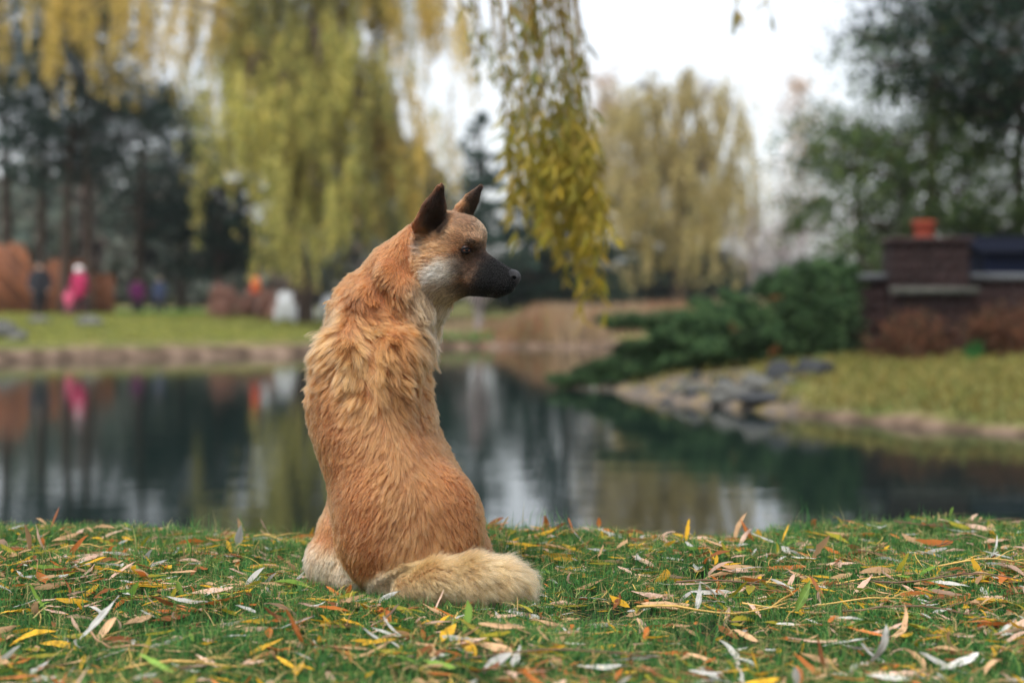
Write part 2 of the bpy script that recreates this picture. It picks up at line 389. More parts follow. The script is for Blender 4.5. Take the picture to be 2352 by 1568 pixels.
def pine(px, Y, top_py, bare, spread, label, seed, trunk=.19, lean=0.0, cols=None, n_br=46, per=330, size=.20, group='dark pines on the left bank', name='pine_tree', shape='pine', cat='pine tree', gap=.6, thr=-.38):
    rng = np.random.default_rng(seed)
    X = (px - PX0) / FPX * Y; z0 = ground_at(X, Y); H_ = CAM_Z + (PYH - top_py) / FPX * Y - z0
    t = empty(name, (X, Y, z0), label, cat, group)
    tb = MB(); tp = curve3([(0, 0, -.3), (lean * .3, 0, H_ * .3), (lean * .7, .1, H_ * .65), (lean, 0, H_ * .985)], 12)
    tb.tube(tp, np.interp(np.linspace(0, 1, 12), [0, .05, 1], [trunk * 1.35, trunk, trunk * .18]), 9, BARKC)
    cb = MB(); pos = []; szs = []
    for k in range(n_br):
        u = (k + rng.random()) / n_br; hz = H_ * (bare + (1 - bare) * u); c = np.array([np.interp(hz, tp[:, 2], tp[:, 0]), 0, hz])
        if shape == 'pine': L_ = spread * (.55 + .75 * math.sin(math.pi * min(1, u * .85 + .12))) * rng.uniform(.65, 1.15); rise = rng.uniform(-.1, .35)
        else: L_ = spread * (1.02 - u) ** .85 * rng.uniform(.75, 1.1) + .12; rise = rng.uniform(-.30, -.05) + .3 * u
        th = rng.uniform(0, 2 * math.pi); e = c + np.array([math.cos(th) * L_, math.sin(th) * L_, L_ * rise])
        br = bent(c, e, 6, rng, L_ * .03, -.04 * L_); tb.tube(br, np.linspace(trunk * .26 * (1.1 - u * .8), .012, 6), 5, BARKC, False)
        m = int(per * max(.25, L_ / spread))
        w = rng.random(m) ** .7; f = .25 + .75 * w if shape == 'pine' else .08 + .92 * w
        base_ = np.stack([np.interp(f, np.linspace(0, 1, 6), br[:, i]) for i in range(3)], 1)
        sd_ = np.cross(unit(e - c), [0, 0, 1]); sp = (.34 if shape == 'pine' else .26) * L_ * (1 - .55 * f)
        nub = rng.integers(5, 9); hub = rng.random(nub); pick = hub[rng.integers(0, nub, m)]                       # needles gather in tufts
        q = base_ + sd_ * (rng.normal(0, 1, m) * sp)[:, None] + rng.normal(0, .07 * L_ + .05, (m, 3)) * [1, 1, 1.25 if shape == 'pine' else .55]
        pos.append(q)
    pos = np.vstack(pos); pos = pos[holes(pos, gap, thr, seed)]; cl = vary(rng, len(pos), cols if cols is not None else [lin(38, 56, 46), lin(26, 42, 36), lin(60, 76, 60)], None, .3)
    lv = leaf_cloud(pos, size, .42, rng, cl); cb.add(lv[0], lv[1], None, lv[2])
    obj('trunk', tb.mesh('trunk'), BARK, t); obj('crown', cb.mesh('crown', False), LEAF, t)
    return t

def willow(px, Y, base_py, limbs, label, seed, trunk_r, trunk_top, cols, group=None, leaf=.20, per_m=44, cat='willow tree'):
    """limbs: (points as px, py, dY), strands, (short, long) hanging length in metres, leaf tint index"""
    rng = np.random.default_rng(seed)
    X = (px - PX0) / FPX * Y; z0 = ground_at(X, Y); b0 = np.array([X, Y, z0])
    t = empty('willow_tree', b0, label, cat, group)
    tb = MB(); top = P(*trunk_top[:2], Y + trunk_top[2])
    tp = curve3([(0, 0, -.3), (.05, 0, 1.0), (top - b0) * [.6, .6, .55], top - b0], 12); tb.tube(tp, np.linspace(trunk_r * 1.25, trunk_r * .62, 12), 10, BARKC)
    LP = []; LC = []
    for pts, ns, (la, lb), ci, thick in limbs:
        w = curve3([tp[-2] if len(q) == 0 else P(q[0], q[1], Y + q[2]) - b0 for q in [()] + list(pts)], 20)
        tb.tube(w, np.linspace(trunk_r * thick, .03, 20), 7, BARKC, False)
        for k in range(ns):
            u = rng.uniform(.28, 1.0); o = np.array([np.interp(u, np.linspace(0, 1, 20), w[:, i]) for i in range(3)])
            o = o + rng.normal(0, 1, 3) * [.85, .9, .30]; L_ = rng.uniform(la, lb) * rng.uniform(.75, 1.1)
            zmin = .8 + rng.random() * .7
            L_ = min(L_, max(.8, o[2] - zmin))
            th = rng.uniform(0, 2 * math.pi); out = rng.uniform(.1, .7)
            s = np.linspace(0, 1, 7); line = o + np.stack([math.cos(th) * out * np.sqrt(s), math.sin(th) * out * np.sqrt(s), .35 * np.sin(s * math.pi) * .4 - L_ * s ** 1.15], 1)
            if k % 3 == 0: tb.tube(line, np.linspace(.012, .004, 7), 3, lin(120, 104, 60), False)
            m = int(L_ * per_m); f = rng.random(m) ** .85
            q = np.stack([np.interp(f, s, line[:, i]) for i in range(3)], 1) + rng.normal(0, .09, (m, 3))
            LP.append(q); c = vary(rng, m, cols[ci], None, .2) * rng.uniform(.7, 1.45); LC.append(np.clip(c, 0, 1))
    LP = np.vstack(LP); LC = np.vstack(LC); kk = holes(LP * [1, 1, .40], .8, -.28, seed); LP = LP[kk]; LC = LC[kk]; V, Q, C_ = leaf_cloud(LP, leaf, .24, rng, LC, (0, 0, -1.6), 0, .8)
    cb = MB(); cb.add(V, Q, None, C_)
    obj('trunk', tb.mesh('trunk'), BARK, t); obj('crown', cb.mesh('crown', False), LEAF, t)
    return t
YG = [lin(188, 178, 98), lin(152, 156, 88), lin(206, 188, 108), lin(110, 120, 72)]
GOLD = [lin(216, 186, 100), lin(194, 166, 84), lin(222, 196, 122), lin(152, 142, 76)]
OLIVE = [lin(132, 132, 80), lin(92, 102, 64), lin(170, 158, 90)]
PALE_W = [lin(196, 176, 116), lin(164, 154, 102), lin(108, 112, 80), lin(204, 182, 130)]  # autumn leaf tones, paled in place of distance haze

# the large willow behind the dog
willow(690, 48, 720, [
    ([(610, 200, -1), (545, 60, -1.5), (430, 5, -1.5), (330, 0, -2)], 26, (.9, 1.8), 1, .42),
    ([(560, 40, 0), (400, -80, -1), (230, -90, -2), (90, -60, -2)], 100, (2.6, 4.6), 1, .36),
    ([(600, 120, 0), (460, -40, 1), (300, -60, 1), (180, -30, 0)], 46, (1.6, 3.6), 1, .30),
    ([(600, 180, 1), (560, 90, 2), (535, 140, 2.5)], 80, (2.5, 4.6), 0, .34),
    ([(640, 200, -2), (590, 130, -3), (550, 250, -3.5)], 95, (2.6, 4.8), 0, .32),
    ([(690, 260, -2.5), (655, 170, -4), (620, 300, -4.5)], 100, (2.6, 4.4), 0, .32),
    ([(700, 220, -1), (720, 60, -3), (735, 150, -4)], 90, (3.0, 5.4), 0, .34),
    ([(720, 240, 0), (790, 100, -2), (815, 200, -3)], 100, (3.0, 5.0), 2, .34),
    ([(740, 260, 1), (860, 150, 0), (905, 270, -1)], 120, (2.4, 4.2), 1, .34),
    ([(760, 300, 0), (890, 260, -1), (940, 380, -1)], 90, (1.8, 3.4), 1, .28),
    ([(700, 120, 2), (760, -60, 2), (860, -100, 1), (930, -20, 1)], 130, (2.0, 4.0), 2, .36),
    ([(760, 80, 1), (880, -60, 0), (980, -50, 0), (1045, 40, 0)], 130, (1.8, 3.2), 1, .32),
    ([(680, 60, 0), (660, -120, 0), (600, -150, -1)], 130, (3.0, 5.0), 2, .36),
    ([(720, 60, 0), (720, -140, -1), (780, -160, -1)], 120, (3.0, 5.0), 2, .36),
    ([(640, 160, 0), (590, 10, 0), (530, 0, 0)], 60, (1.8, 2.8), 2, .30),
    ([(700, 300, -3), (720, 330, -4.5), (715, 420, -5)], 70, (2.6, 4.2), 0, .26),
    ([(760, 330, 2), (850, 330, 2), (880, 400, 2)], 60, (2.6, 4.2), 2, .26),
], 'large yellow-green weeping willow on the far bank behind the dog', 21, .36, (672, 430, 0), [YG, GOLD, OLIVE])
# the paler willow beyond the water on the right
willow(1558, 74, 690, [
    ([(1500, 330, 0), (1430, 250, 0), (1390, 330, 0)], 70, (5.2, 9.3), 0, .34),
    ([(1520, 300, -1), (1480, 190, -2), (1440, 240, -2)], 70, (4.5, 8.5), 0, .34),
    ([(1560, 260, 0), (1570, 170, 0), (1590, 190, -2)], 80, (4.5, 9.3), 0, .34),
    ([(1600, 280, 0), (1640, 190, 0), (1690, 270, 0)], 80, (4.5, 9.3), 0, .34),
    ([(1600, 350, 1), (1670, 290, 1), (1715, 360, 1)], 60, (3.9, 7.8), 0, .30),
    ([(1530, 400, -2), (1470, 370, -3), (1420, 430, -3)], 50, (3.8, 6.2), 0, .26),
    ([(1580, 400, -2), (1620, 380, -3), (1650, 450, -3)], 50, (3.8, 6.8), 0, .26),
    ([(1540, 250, 1), (1470, 200, 2), (1370, 300, 2)], 60, (3.8, 7.8), 0, .3),
], 'pale yellow weeping willow in the distance right of the hanging branches', 22, .42, (1556, 430, 0), [PALE_W], leaf=.27, per_m=24)

PN = [lin(44, 64, 58), lin(32, 50, 46), lin(66, 84, 76)]
pine(20, 54, -260, .30, 3.0, 'dark pine at the far left edge of the picture', 31, .20, -.4, PN)
pine(92, 53, -220, .34, 2.6, 'dark pine rising just behind the person in black', 32, .17, .2, PN)
pine(146, 52, -120, .36, 2.4, 'dark pine between the black-clad and the pink-clad person', 33, .20, .5, PN, n_br=40)
pine(206, 52, -60, .40, 2.5, 'dark pine right behind the person in pink', 34, .17, -.3, PN, n_br=40)
pine(316, 59, 190, .36, 2.6, 'dark pine behind the person in purple', 35, .22, .2, PN, n_br=40)
pine(415, 62, 215, .30, 2.0, 'slim dark pine left of the large willow', 36, .16, .2, PN, n_br=34)
SPR = [lin(36, 54, 46), lin(28, 46, 38), lin(50, 68, 56)]
pine(500, 58, 330, .30, 2.3, 'dark spruce half hidden by the left side of the large willow', 37, .2, 0, SPR, 60, 300, .22, 'dark spruces on the far bank', 'spruce_tree', 'spruce', 'spruce tree')
pine(575, 62, 400, .34, 2.4, 'dark spruce low behind the drooping willow curtain', 38, .2, 0, SPR, 60, 300, .22, 'dark spruces on the far bank', 'spruce_tree', 'spruce', 'spruce tree')
pine(1098, 62, 258, .24, 2.6, 'spruce with a pointed top above the dog ears', 39, .2, 0, [lin(64, 84, 76), lin(50, 70, 62), lin(82, 100, 90)], 60, 330, .24, 'dark spruces on the far bank', 'spruce_tree', 'spruce', 'spruce tree')
pine(1005, 66, 395, .32, 2.4, 'dark spruce directly behind the dog head', 40, .2, 0, SPR, 60, 330, .24, 'dark spruces on the far bank', 'spruce_tree', 'spruce', 'spruce tree')
pine(1215, 64, 420, .06, 2.8, 'dark spruce behind the hanging willow branches', 41, .2, 0, SPR, 60, 330, .24, 'dark spruces on the far bank', 'spruce_tree', 'spruce', 'spruce tree')
pine(1300, 66, 235, .12, 3.3, 'tall spruce hidden behind the hanging willow branches', 48, .24, 0, SPR, 64, 380, .26, 'dark spruces on the far bank', 'spruce_tree', 'spruce', 'spruce tree')
pine(1490, 86, 470, .10, 3.4, 'dark spruce added behind the left of the pale willow to darken it', 46, .25, 0, SPR, 60, 330, .34, 'dark spruces on the far bank', 'spruce_tree', 'spruce', 'spruce tree')  # this and the next added to darken the willow and its reflection
pine(1590, 88, 400, .10, 3.6, 'dark spruce added behind the middle of the pale willow to darken it', 47, .25, 0, SPR, 60, 330, .34, 'dark spruces on the far bank', 'spruce_tree', 'spruce', 'spruce tree')
# right-hand evergreens behind the brick wall
RG = [lin(88, 108, 66), lin(66, 88, 54), lin(112, 126, 74), lin(56, 76, 50)]
EV = ('evergreens on the right', 'evergreen_tree', 'pine', 'evergreen tree')
pine(2130, 27, -10, .10, 2.1, 'broad mid-green evergreen behind the brick wall', 42, .16, .2, RG, 84, 620, .12, *EV, .46, .12)
pine(1985, 29, 250, .08, 1.25, 'small loose green evergreen at the left end of the brick wall', 43, .12, -.2, RG, 50, 420, .11, *EV, .46, .12)
pine(2330, 28, 120, .08, 2.0, 'mid-green evergreen at the right edge behind the blue shed', 44, .16, .2, RG, 70, 560, .12, *EV, .46, .0)
pine(2450, 24.5, -330, .42, 2.5, 'very dark evergreen crown in the top right corner', 45, .2, -.4, [lin(34, 52, 44), lin(46, 64, 50), lin(26, 40, 34)], 64, 560, .13, *EV, .40, -.1)

def bare_tree(px, Y, top_py, spread, label, seed, leafc=None, nleaf=0):
    rng = np.random.default_rng(seed); X = (px - PX0) / FPX * Y; z0 = ground_at(X, Y); H_ = CAM_Z + (PYH - top_py) / FPX * Y - z0
    t = empty('bare_tree', (X, Y, z0), label, 'tree', 'thin autumn trees in the distance'); tb = MB(); pos = []
    c = lin(150, 138, 136)
    tp = curve3([(0, 0, -.3), (.1, 0, H_ * .4), (-.1, 0, H_ * .95)], 8); tb.tube(tp, np.linspace(.16, .03, 8), 6, c)
    for k in range(60):
        u = rng.uniform(.2, .95); a = np.array([0, 0, H_ * u]); th = rng.uniform(0, 6.28); L_ = spread * (1.15 - u) * rng.uniform(.5, 1.1)
        e = a + np.array([math.cos(th) * L_, math.sin(th) * L_, L_ * rng.uniform(.5, 1.2)]); br = bent(a, e, 5, rng, L_ * .05); tb.tube(br, np.linspace(.05, .012, 5), 4, c, False)
        for j in range(5):
            s = br[rng.integers(1, 5)]; q = s + rng.normal(0, 1, 3) * L_ * .3 + [0, 0, L_ * .2]; tb.tube(bent(s, q, 3, rng, .05), [.02, .013, .008], 3, c, False)
            pos.append(q + rng.normal(0, .3, (max(1, nleaf // 300), 3)))
    obj('trunk', tb.mesh('trunk'), BARK, t)
    if nleaf:
        pos = np.vstack(pos); V, Q, C_ = leaf_cloud(pos, .22, .6, rng, vary(rng, len(pos), leafc)); cb = MB(); cb.add(V, Q, None, C_); obj('crown', cb.mesh('crown', False), LEAF, t)
    return t
PK = [lin(206, 176, 150), lin(214, 190, 160), lin(186, 160, 138)]
bare_tree(1725, 88, 470, 4.0, 'thin bare grey tree between the pale willow and the evergreens', 51)
bare_tree(1800, 92, 520, 4.0, 'low bare grey tree just left of the evergreens', 52)
bare_tree(1840, 95, 175, 4.2, 'pale apricot tree showing beside the evergreen tops', 53, PK, 2400)
bare_tree(1385, 98, 150, 4.0, 'pale apricot tree behind the left side of the pale willow', 54, PK, 3000)
bare_tree(1095, 44.0, 560, .8, 'thin young tree standing at the water edge beside the dog muzzle', 55)

# far-off wood that reads as one mass
def wood_mass():
    rng = np.random.default_rng(61); pos = []; col = []
    for k in range(180):
        px = rng.uniform(-2200, 1300) if k < 150 else rng.uniform(1300, 3200); Y = rng.uniform(84, 112); X = (px - PX0) / FPX * Y
        if 985 < px < 1195: continue
        hgt = rng.uniform(1.6, 2.4) if 520 < px < 690 else (rng.uniform(6, 9.5) if px < 980 else rng.uniform(2.2, 3.6)); m = 700
        a = rng.normal(0, 1, (m, 3)); a = unit(a) * (rng.random((m, 1)) ** .4) * [2.6, 2.0, hgt * .55] + [X, Y, .6 + hgt * .5]
        pos.append(a); g = [lin(104, 112, 102), lin(86, 98, 90), lin(122, 122, 112)] if rng.random() < .7 else [lin(128, 112, 104), lin(112, 104, 96)]  # haze of distance is mixed into these leaf colours
        col.append(vary(rng, m, g) * rng.uniform(.8, 1.15))
    pos = np.vstack(pos); pos[:, 2] = np.maximum(pos[:, 2], .4); V, Q, C_ = leaf_cloud(pos, .85, .8, rng, np.vstack(col)); cb = MB(); cb.add(V, Q, None, C_)
    tag(obj('distant_wood', cb.mesh('distant_wood', False), LEAF), 'haze-tinted grey-green mass of far-off woodland behind the trees', 'woodland', None, 'stuff')
wood_mass()

# ------------------------------------------------------------------ shrubs and reeds
def shrub(name, px0, px1, Y, top_py, label, cols, seed, n=2600, size=.10, group=None, cat='shrub', depth=.5, up=None):
    rng = np.random.default_rng(seed); X0 = (px0 - PX0) / FPX * Y; X1 = (px1 - PX0) / FPX * Y; Xc = (X0 + X1) / 2; z0 = ground_at(Xc, Y); H_ = CAM_Z + (PYH - top_py) / FPX * Y - z0
    t = empty(name, (Xc, Y, z0), label, cat, group); w = (X1 - X0) / 2
    tb = MB(); pos = []
    for k in range(max(10, n // 160)):
        a = np.array([rng.normal(0, w * .35), rng.normal(0, depth * .3), -.05]); e = a + np.array([rng.uniform(-1, 1) * w * .5, rng.uniform(-1, 1) * depth * .5, H_ * rng.uniform(.35, 1.05)]); e[0] = np.clip(e[0], -w, w)
        br = bent(a, e, 5, rng, .03 * H_); tb.tube(br, np.linspace(.02, .006, 5) * max(1, H_ / 1.2), 4, lin(92, 70, 56), False)
        m = 160; f = rng.uniform(.15, 1.02, m); pos.append(np.stack([np.interp(f, np.linspace(0, 1, 5), br[:, i]) for i in range(3)], 1) + rng.normal(0, 1, (m, 3)) * [w * .16, depth * .2, H_ * .09])
    pos = np.vstack(pos); pos[:, 2] = np.maximum(pos[:, 2], .03); V, Q, C_ = leaf_cloud(pos, size, .5, rng, vary(rng, len(pos), cols), up); cb = MB(); cb.add(V, Q, None, C_)
    obj('stems', tb.mesh('stems'), BARK, t); obj('foliage', cb.mesh('foliage', False), LEAF, t); return t
RUST = [lin(104, 70, 54), lin(78, 54, 44), lin(128, 84, 60), lin(70, 66, 46)]
BRN = [lin(176, 136, 122), lin(150, 116, 106), lin(190, 150, 130)]
shrub('russet_shrub', 1995, 2195, 19.4, 705, 'russet-brown shrub in front of the brick pier', RUST, 71, 3600, .07, 'russet shrubs along the brick wall', depth=.5)
shrub('russet_shrub', 2215, 2400, 19.2, 700, 'russet-brown shrub below the wall at the right edge', RUST, 72, 3600, .07, 'russet shrubs along the brick wall', depth=.5)
shrub('green_plant', 2222, 2262, 18.6, 780, 'small bright green plant at the foot of the wall', [lin(58, 108, 54), lin(48, 92, 48)], 73, 500, .05, None, 'plant', .25)
for i, (a, b, Y, tp, lab) in enumerate([(470, 545, 50, 660, 'brownish bush left of the orange-red marker'), (535, 615, 51, 652, 'brownish bush under the orange-red marker'), (600, 650, 50, 668, 'small brownish bush left of the white chair')]):
    shrub('brown_bush', a, b, Y, tp, lab, BRN, 80 + i, 2200, .16, 'brown bushes on the far bank', 'bush', 1.0)
def reeds():
    rng = np.random.default_rng(90); n = 15000; x = rng.uniform(-2.6, 12, n); y = rng.uniform(41.5, 50, n); d = shore_dist(x, y); k = (d > .05); x, y = x[k], y[k]; n = len(x)
    z = height(x, y); h = rng.uniform(.3, .85, n) * (.25 + .75 * sstep(-.4, 1.0, x)); p = np.stack([x, y, z], 1); le = rng.normal(0, .16, (n, 2)); w = .035
    a = rng.uniform(0, 3.14, n); wv_ = np.stack([np.cos(a), np.sin(a), 0 * a], 1) * w
    tip = p + np.stack([le[:, 0] * h, le[:, 1] * h, h], 1); V = np.stack([p - wv_, p + wv_, tip + wv_ * .3, tip - wv_ * .3], 1).reshape(-1, 3)
    pt = sstep(-.4, .5, fbm(x, y * .6, .9, 3))[:, None]; C_ = np.repeat(vary(rng, n, [lin(176, 150, 122), lin(148, 130, 108), lin(190, 168, 132)]) * (1 - pt) + pt * vary(rng, n, [lin(170, 116, 88), lin(140, 108, 92), lin(150, 140, 96)]), 4, 0); cb = MB(); cb.add(V, np.arange(4 * n).reshape(-1, 4), None, C_)
    tag(obj('reed_bed', cb.mesh('reed_bed', False), LEAF), 'pinkish-tan reed bed along the far end of the pond', 'reeds', None, 'stuff')
reeds()

# the spreading juniper that leans over the water
def juniper():
    rng = np.random.default_rng(95); Y = 20.6
    r0 = P(1872, 800, Y); r0[2] = ground_at(r0[0], r0[1]); t = empty('juniper', r0, 'low dark green juniper spreading over the pond edge left of the wall', 'shrub'); tb = MB(); pos = []; cl = []
    tips = [(1930, 592, .4), (1890, 600, 0), (1850, 615, -.4), (1800, 622, .3), (1960, 610, 0), (1840, 606, .4), (1760, 640, 0), (1780, 660, -.3), (1740, 655, .2), (1700, 690, -.4), (1660, 672, .3), (1620, 705, -.2), (1590, 692, .4), (1560, 730, -.4), (1520, 735, .1), (1500, 770, -.5), (1470, 745, .3),
            (1440, 790, -.3), (1395, 745, .1), (1375, 735, 0), (1410, 800, .2), (1370, 840, -.2), (1320, 855, .1), (1262, 872, 0), (1290, 885, .2), (1440, 850, -.3), (1520, 830, -.5), (1600, 800, -.7), (1680, 780, -.7), (1760, 760, -.7), (1840, 730, -.7), (1960, 660, .2), (1950, 720, -.3),
            (1640, 740, -.5), (1720, 720, -.5), (1800, 700, -.6), (1560, 780, -.5), (1900, 690, -.5), (1480, 820, 0), (1350, 880, -.1), (1400, 870, -.2)]
    for k, (x, y, dy) in enumerate(tips):
        e = P(x, y, Y + dy) - r0; a = np.array([rng.normal(0, .12) - .15 * max(0, (1872 - x) / 600), rng.normal(0, .12), .05 + .2 * rng.random()])
        mid = (a + e) / 2 + np.array([0, 0, .10 * np.linalg.norm(e) * rng.uniform(-.3, 1)])
        br = curve3([a, mid, e], 9); tb.tube(br, np.linspace(.05, .008, 9), 5, lin(112, 92, 74), False)
        L_ = np.linalg.norm(e); m = int(800 + 330 * L_); f = rng.random(m) ** .75
        q = np.stack([np.interp(f, np.linspace(0, 1, 9), br[:, i]) for i in range(3)], 1); q += rng.normal(0, 1, (m, 3)) * np.array([.18, .22, .14]) * (1.2 - 1.0 * f)[:, None]
        pos.append(q); cl.append(vary(rng, m, [lin(66, 94, 60), lin(46, 68, 48), lin(92, 118, 74)], None, .3) * rng.uniform(.45, 1.35))  # branch tones spread to imitate lit fans and dark gaps
    pos = np.vstack(pos); cl = np.vstack(cl); pos[:, 2] = np.maximum(pos[:, 2], WATER_Z + .03 - r0[2])
    V, Q, C_ = leaf_cloud(pos, .095, .42, rng, cl, (-.8, 0, .3)); cb = MB(); cb.add(V, Q, None, C_)
    obj('stems', tb.mesh('stems'), BARK, t); obj('foliage', cb.mesh('foliage', False), LEAF, t)
    for k, (x, y) in enumerate([(1685, 752), (1780, 684), (1778, 806)]):
        c = P(x, y, Y - .95) if k < 2 else P(x, y, Y - 1.0); v, q, cc = leaf_cloud(c - r0 + rng.normal(0, .04, (9, 3)), .07, .6, rng, vary(rng, 9, [lin(140, 84, 50), lin(120, 72, 44)])); b_ = MB(); b_.add(v, q, None, cc); obj('caught_leaves', b_.mesh('caught_leaves', False), LEAF, t)
juniper()

# ------------------------------------------------------------------ brick wall with pier and pot
BR = mat('brick', (1, 1, 1), .9, True, .25, 5, bump=.5, spec=.2); ST = mat('coping stone', (1, 1, 1), .85, True, .2, 4, bump=.4, spec=.3); TC = mat('terracotta', tuple(lin(140, 56, 34)), .85, False, .2, 8)
def brick_wall(name, px0, px1, Y, top_py, thick, label, cat, coping, seed, ledge=None, cc=lin(88, 91, 94)):
    rng = np.random.default_rng(seed); X0 = (px0 - PX0) / FPX * Y; X1 = (px1 - PX0) / FPX * Y; z0 = ground_at((X0 + X1) / 2, Y) - .15; z1 = CAM_Z + (PYH - top_py) / FPX * Y
    t = empty(name, ((X0 + X1) / 2, Y, z0), label, cat); W = X1 - X0; H_ = z1 - z0
    core = MB(); core.box((-W / 2 + .012, -thick / 2 + .012, 0), (W / 2 - .012, thick / 2 - .012, H_ - .006), lin(64, 54, 52)); obj('core', core.mesh('core', False), ST, t)
    rows = int(H_ / .15); rh = H_ / rows; mesh = {}
    for r_ in range(rows):
        n = max(2, round(W / .30)); bw = W / n; off = (r_ % 2) * bw / 2; xs_ = [-W / 2] + [-W / 2 + off + bw * k for k in range(1 if off == 0 else 0, n + 1)]
        xs_ = sorted(set(round(min(x, W / 2), 4) for x in xs_))
        for a, b in zip(xs_[:-1], xs_[1:]):
            if b - a < .03: continue
            key = (round(b - a, 2), rng.integers(0, 4))
            if key not in mesh:
                mb = MB(); q = (b - a) / 2 - .006; mb.box((-q, -thick / 2, .006), (q, thick / 2, rh - .006), lin(50, 35, 34) * rng.uniform(.6, 1.05), bev=.006); mesh[key] = mb.mesh('brick', False)
            o = obj('brick', mesh[key], BR, t, ((a + b) / 2, rng.uniform(-.004, .004), r_ * rh))
    if coping:
        mb = MB(); mb.box((-W / 2 - .05, -thick / 2 - .06, H_), (W / 2 + .05, thick / 2 + .06, H_ + coping), cc, bev=.015); obj('coping', mb.mesh('coping', False), ST, t)
    if ledge:
        zl = CAM_Z + (PYH - ledge) / FPX * Y - z0; mb = MB(); mb.box((-W / 2 - .10, -thick / 2 - .12, zl - .05), (W / 2 + .10, -thick / 2 - .003, zl + .05), lin(72, 73, 66), bev=.012); obj('ledge', mb.mesh('ledge', False), ST, t)
    return t
brick_wall('brick_pier', 2042, 2208, 20.8, 556, .8, 'tall dark brick pier with an orange pot on top', 'pier', .05, 101, 668, lin(66, 50, 48))
brick_wall('brick_wall', 1940, 2034, 21.2, 643, .4, 'low brick wall with pale coping left of the pier', 'wall', .09, 102)
brick_wall('brick_wall', 2216, 2560, 21.2, 643, .4, 'low brick wall with pale coping right of the pier', 'wall', .09, 103)
pot = P(2122, 548, 20.8); pm = MB(); pm.lathe([(.001, 0), (.13, 0), (.135, .04), (.155, .20), (.175, .21), (.175, .255), (.145, .255), (.12, .06), (.001, .05)], 20); tag(obj('terracotta_pot', pm.mesh('terracotta_pot'), TC, None, (pot[0], pot[1], CAM_Z + (PYH - 556) / FPX * 20.8 + .052)), 'orange terracotta pot standing on top of the brick pier', 'pot')
# dark navy shed behind the wall
def shed():
    Y = 24.0; X0 = (2222 - PX0) / FPX * Y; X1 = X0 + 3.0; z0 = ground_at(X0 + 1.5, Y); H_ = CAM_Z + (PYH - 585) / FPX * Y - z0; t = empty('garden_shed', ((X0 + X1) / 2, Y, z0), 'dark navy shed behind the wall at the right edge', 'shed')
    nm = mat('navy paint', (1, 1, 1), .9, True, .15, 3, spec=.08); w = (X1 - X0) / 2
    core = MB(); core.box((-w + .02, -.88, 0), (w - .02, .9, H_), lin(20, 24, 36)); obj('wall', core.mesh('wall', False), nm, t)
    k = 0; x = -w; bm_ = MB(); bm_.box((.003, -.902, 0), (.147, -.882, H_), lin(28, 34, 54), bev=.004); me = bm_.mesh('board', False)
    while x < w - .1: obj('board', me, nm, t, (x, 0, 0)); x += .15
    rf = MB(); pts = np.array([(-w - .15, -1.1, H_ - .02), (w + .15, -1.1, H_ - .02), (w + .15, 0, H_ + .28), (-w - .15, 0, H_ + .28), (-w - .15, 1.1, H_ - .02), (w + .15, 1.1, H_ - .02)]); V = np.vstack([pts, pts + [0, 0, .05]])
    rf.add(V, [[0, 3, 2, 1], [3, 4, 5, 2], [6, 7, 8, 9], [9, 8, 11, 10], [0, 1, 7, 6], [1, 2, 8, 7], [2, 5, 11, 8], [5, 4, 10, 11], [4, 3, 9, 10], [3, 0, 6, 9]], None, lin(16, 20, 32)); obj('roof', rf.mesh('roof', False), nm, t)
shed()

# ------------------------------------------------------------------ rocks
RK = mat('rock', (1, 1, 1), .9, True, .35, 4, bump=.9, spec=.25)
def rock(px, py, Y, w, h, label, seed, c, group, d=None):
    rng = np.random.default_rng(seed); X = (px - PX0) / FPX * Y; z0 = ground_at(X, Y)
    th = np.linspace(0, math.pi, 11); ph = np.linspace(0, 2 * math.pi, 18, endpoint=False)
    D = np.stack([np.outer(np.sin(th), np.cos(ph)), np.outer(np.sin(th), np.sin(ph)), np.outer(np.cos(th), np.ones(18))], -1).reshape(-1, 3)
    r = np.ones(len(D))
    for k in range(7):
        n = unit(rng.normal(0, 1, 3)); lim = rng.uniform(.55, .9); dn = D @ n; r = np.where(dn > .05, np.minimum(r, lim / np.maximum(dn, .05)), r)
    V = D * r[:, None] * [w / 2, (d or w * .7) / 2, h * .75] + rng.normal(0, .012 * w, D.shape)
    i = np.arange(10)[:, None] * 18; j = np.arange(18)[None]; j2 = (j + 1) % 18; Q = np.stack([i + j, i + 18 + j, i + 18 + j2, i + j2], -1).reshape(-1, 4)
    o = obj('rock', mesh_np('rock', V, Q, False, np.tile(np.asarray(c), (len(V), 1)) * rng.uniform(.85, 1.15, (len(V), 1))), RK, None, (X, Y, z0 + h * .22)); o.rotation_euler[2] = rng.uniform(-.4, .4)
    tag(o, label, 'rock', group)
DG, LG = lin(50, 52, 54), lin(84, 84, 80)
for i, (px, Y, w, h, c, lab) in enumerate([
    (1868, 17.4, .55, .30, DG, 'dark rounded rock at the right end of the rocky bank'), (1790, 17.3, .42, .26, DG, 'dark grey rock second from the right on the bank'), (1742, 17.2, .50, .22, LG, 'grey rock in the middle of the rocky bank'),
    (1700, 16.9, .36, .16, LG, 'pale grey rock low in the middle of the bank'), (1660, 17.4, .46, .20, LG, 'grey rock left of the middle of the rocky bank'), (1600, 17.9, .34, .14, LG, 'small grey rock towards the tip of the bank'),
    (1560, 18.0, .26, .12, LG, 'smallest grey rock near the tip of the bank'), (1745, 16.45, .60, .12, DG, 'flat dark slab at the water line of the bank'), (1655, 17.0, .40, .10, LG, 'flat pale slab at the water line near the tip')]):
    rock(px, 0, Y, w, h, lab, 110 + i, c, 'rocks on the right bank')
rs_ = np.random.default_rng(77)
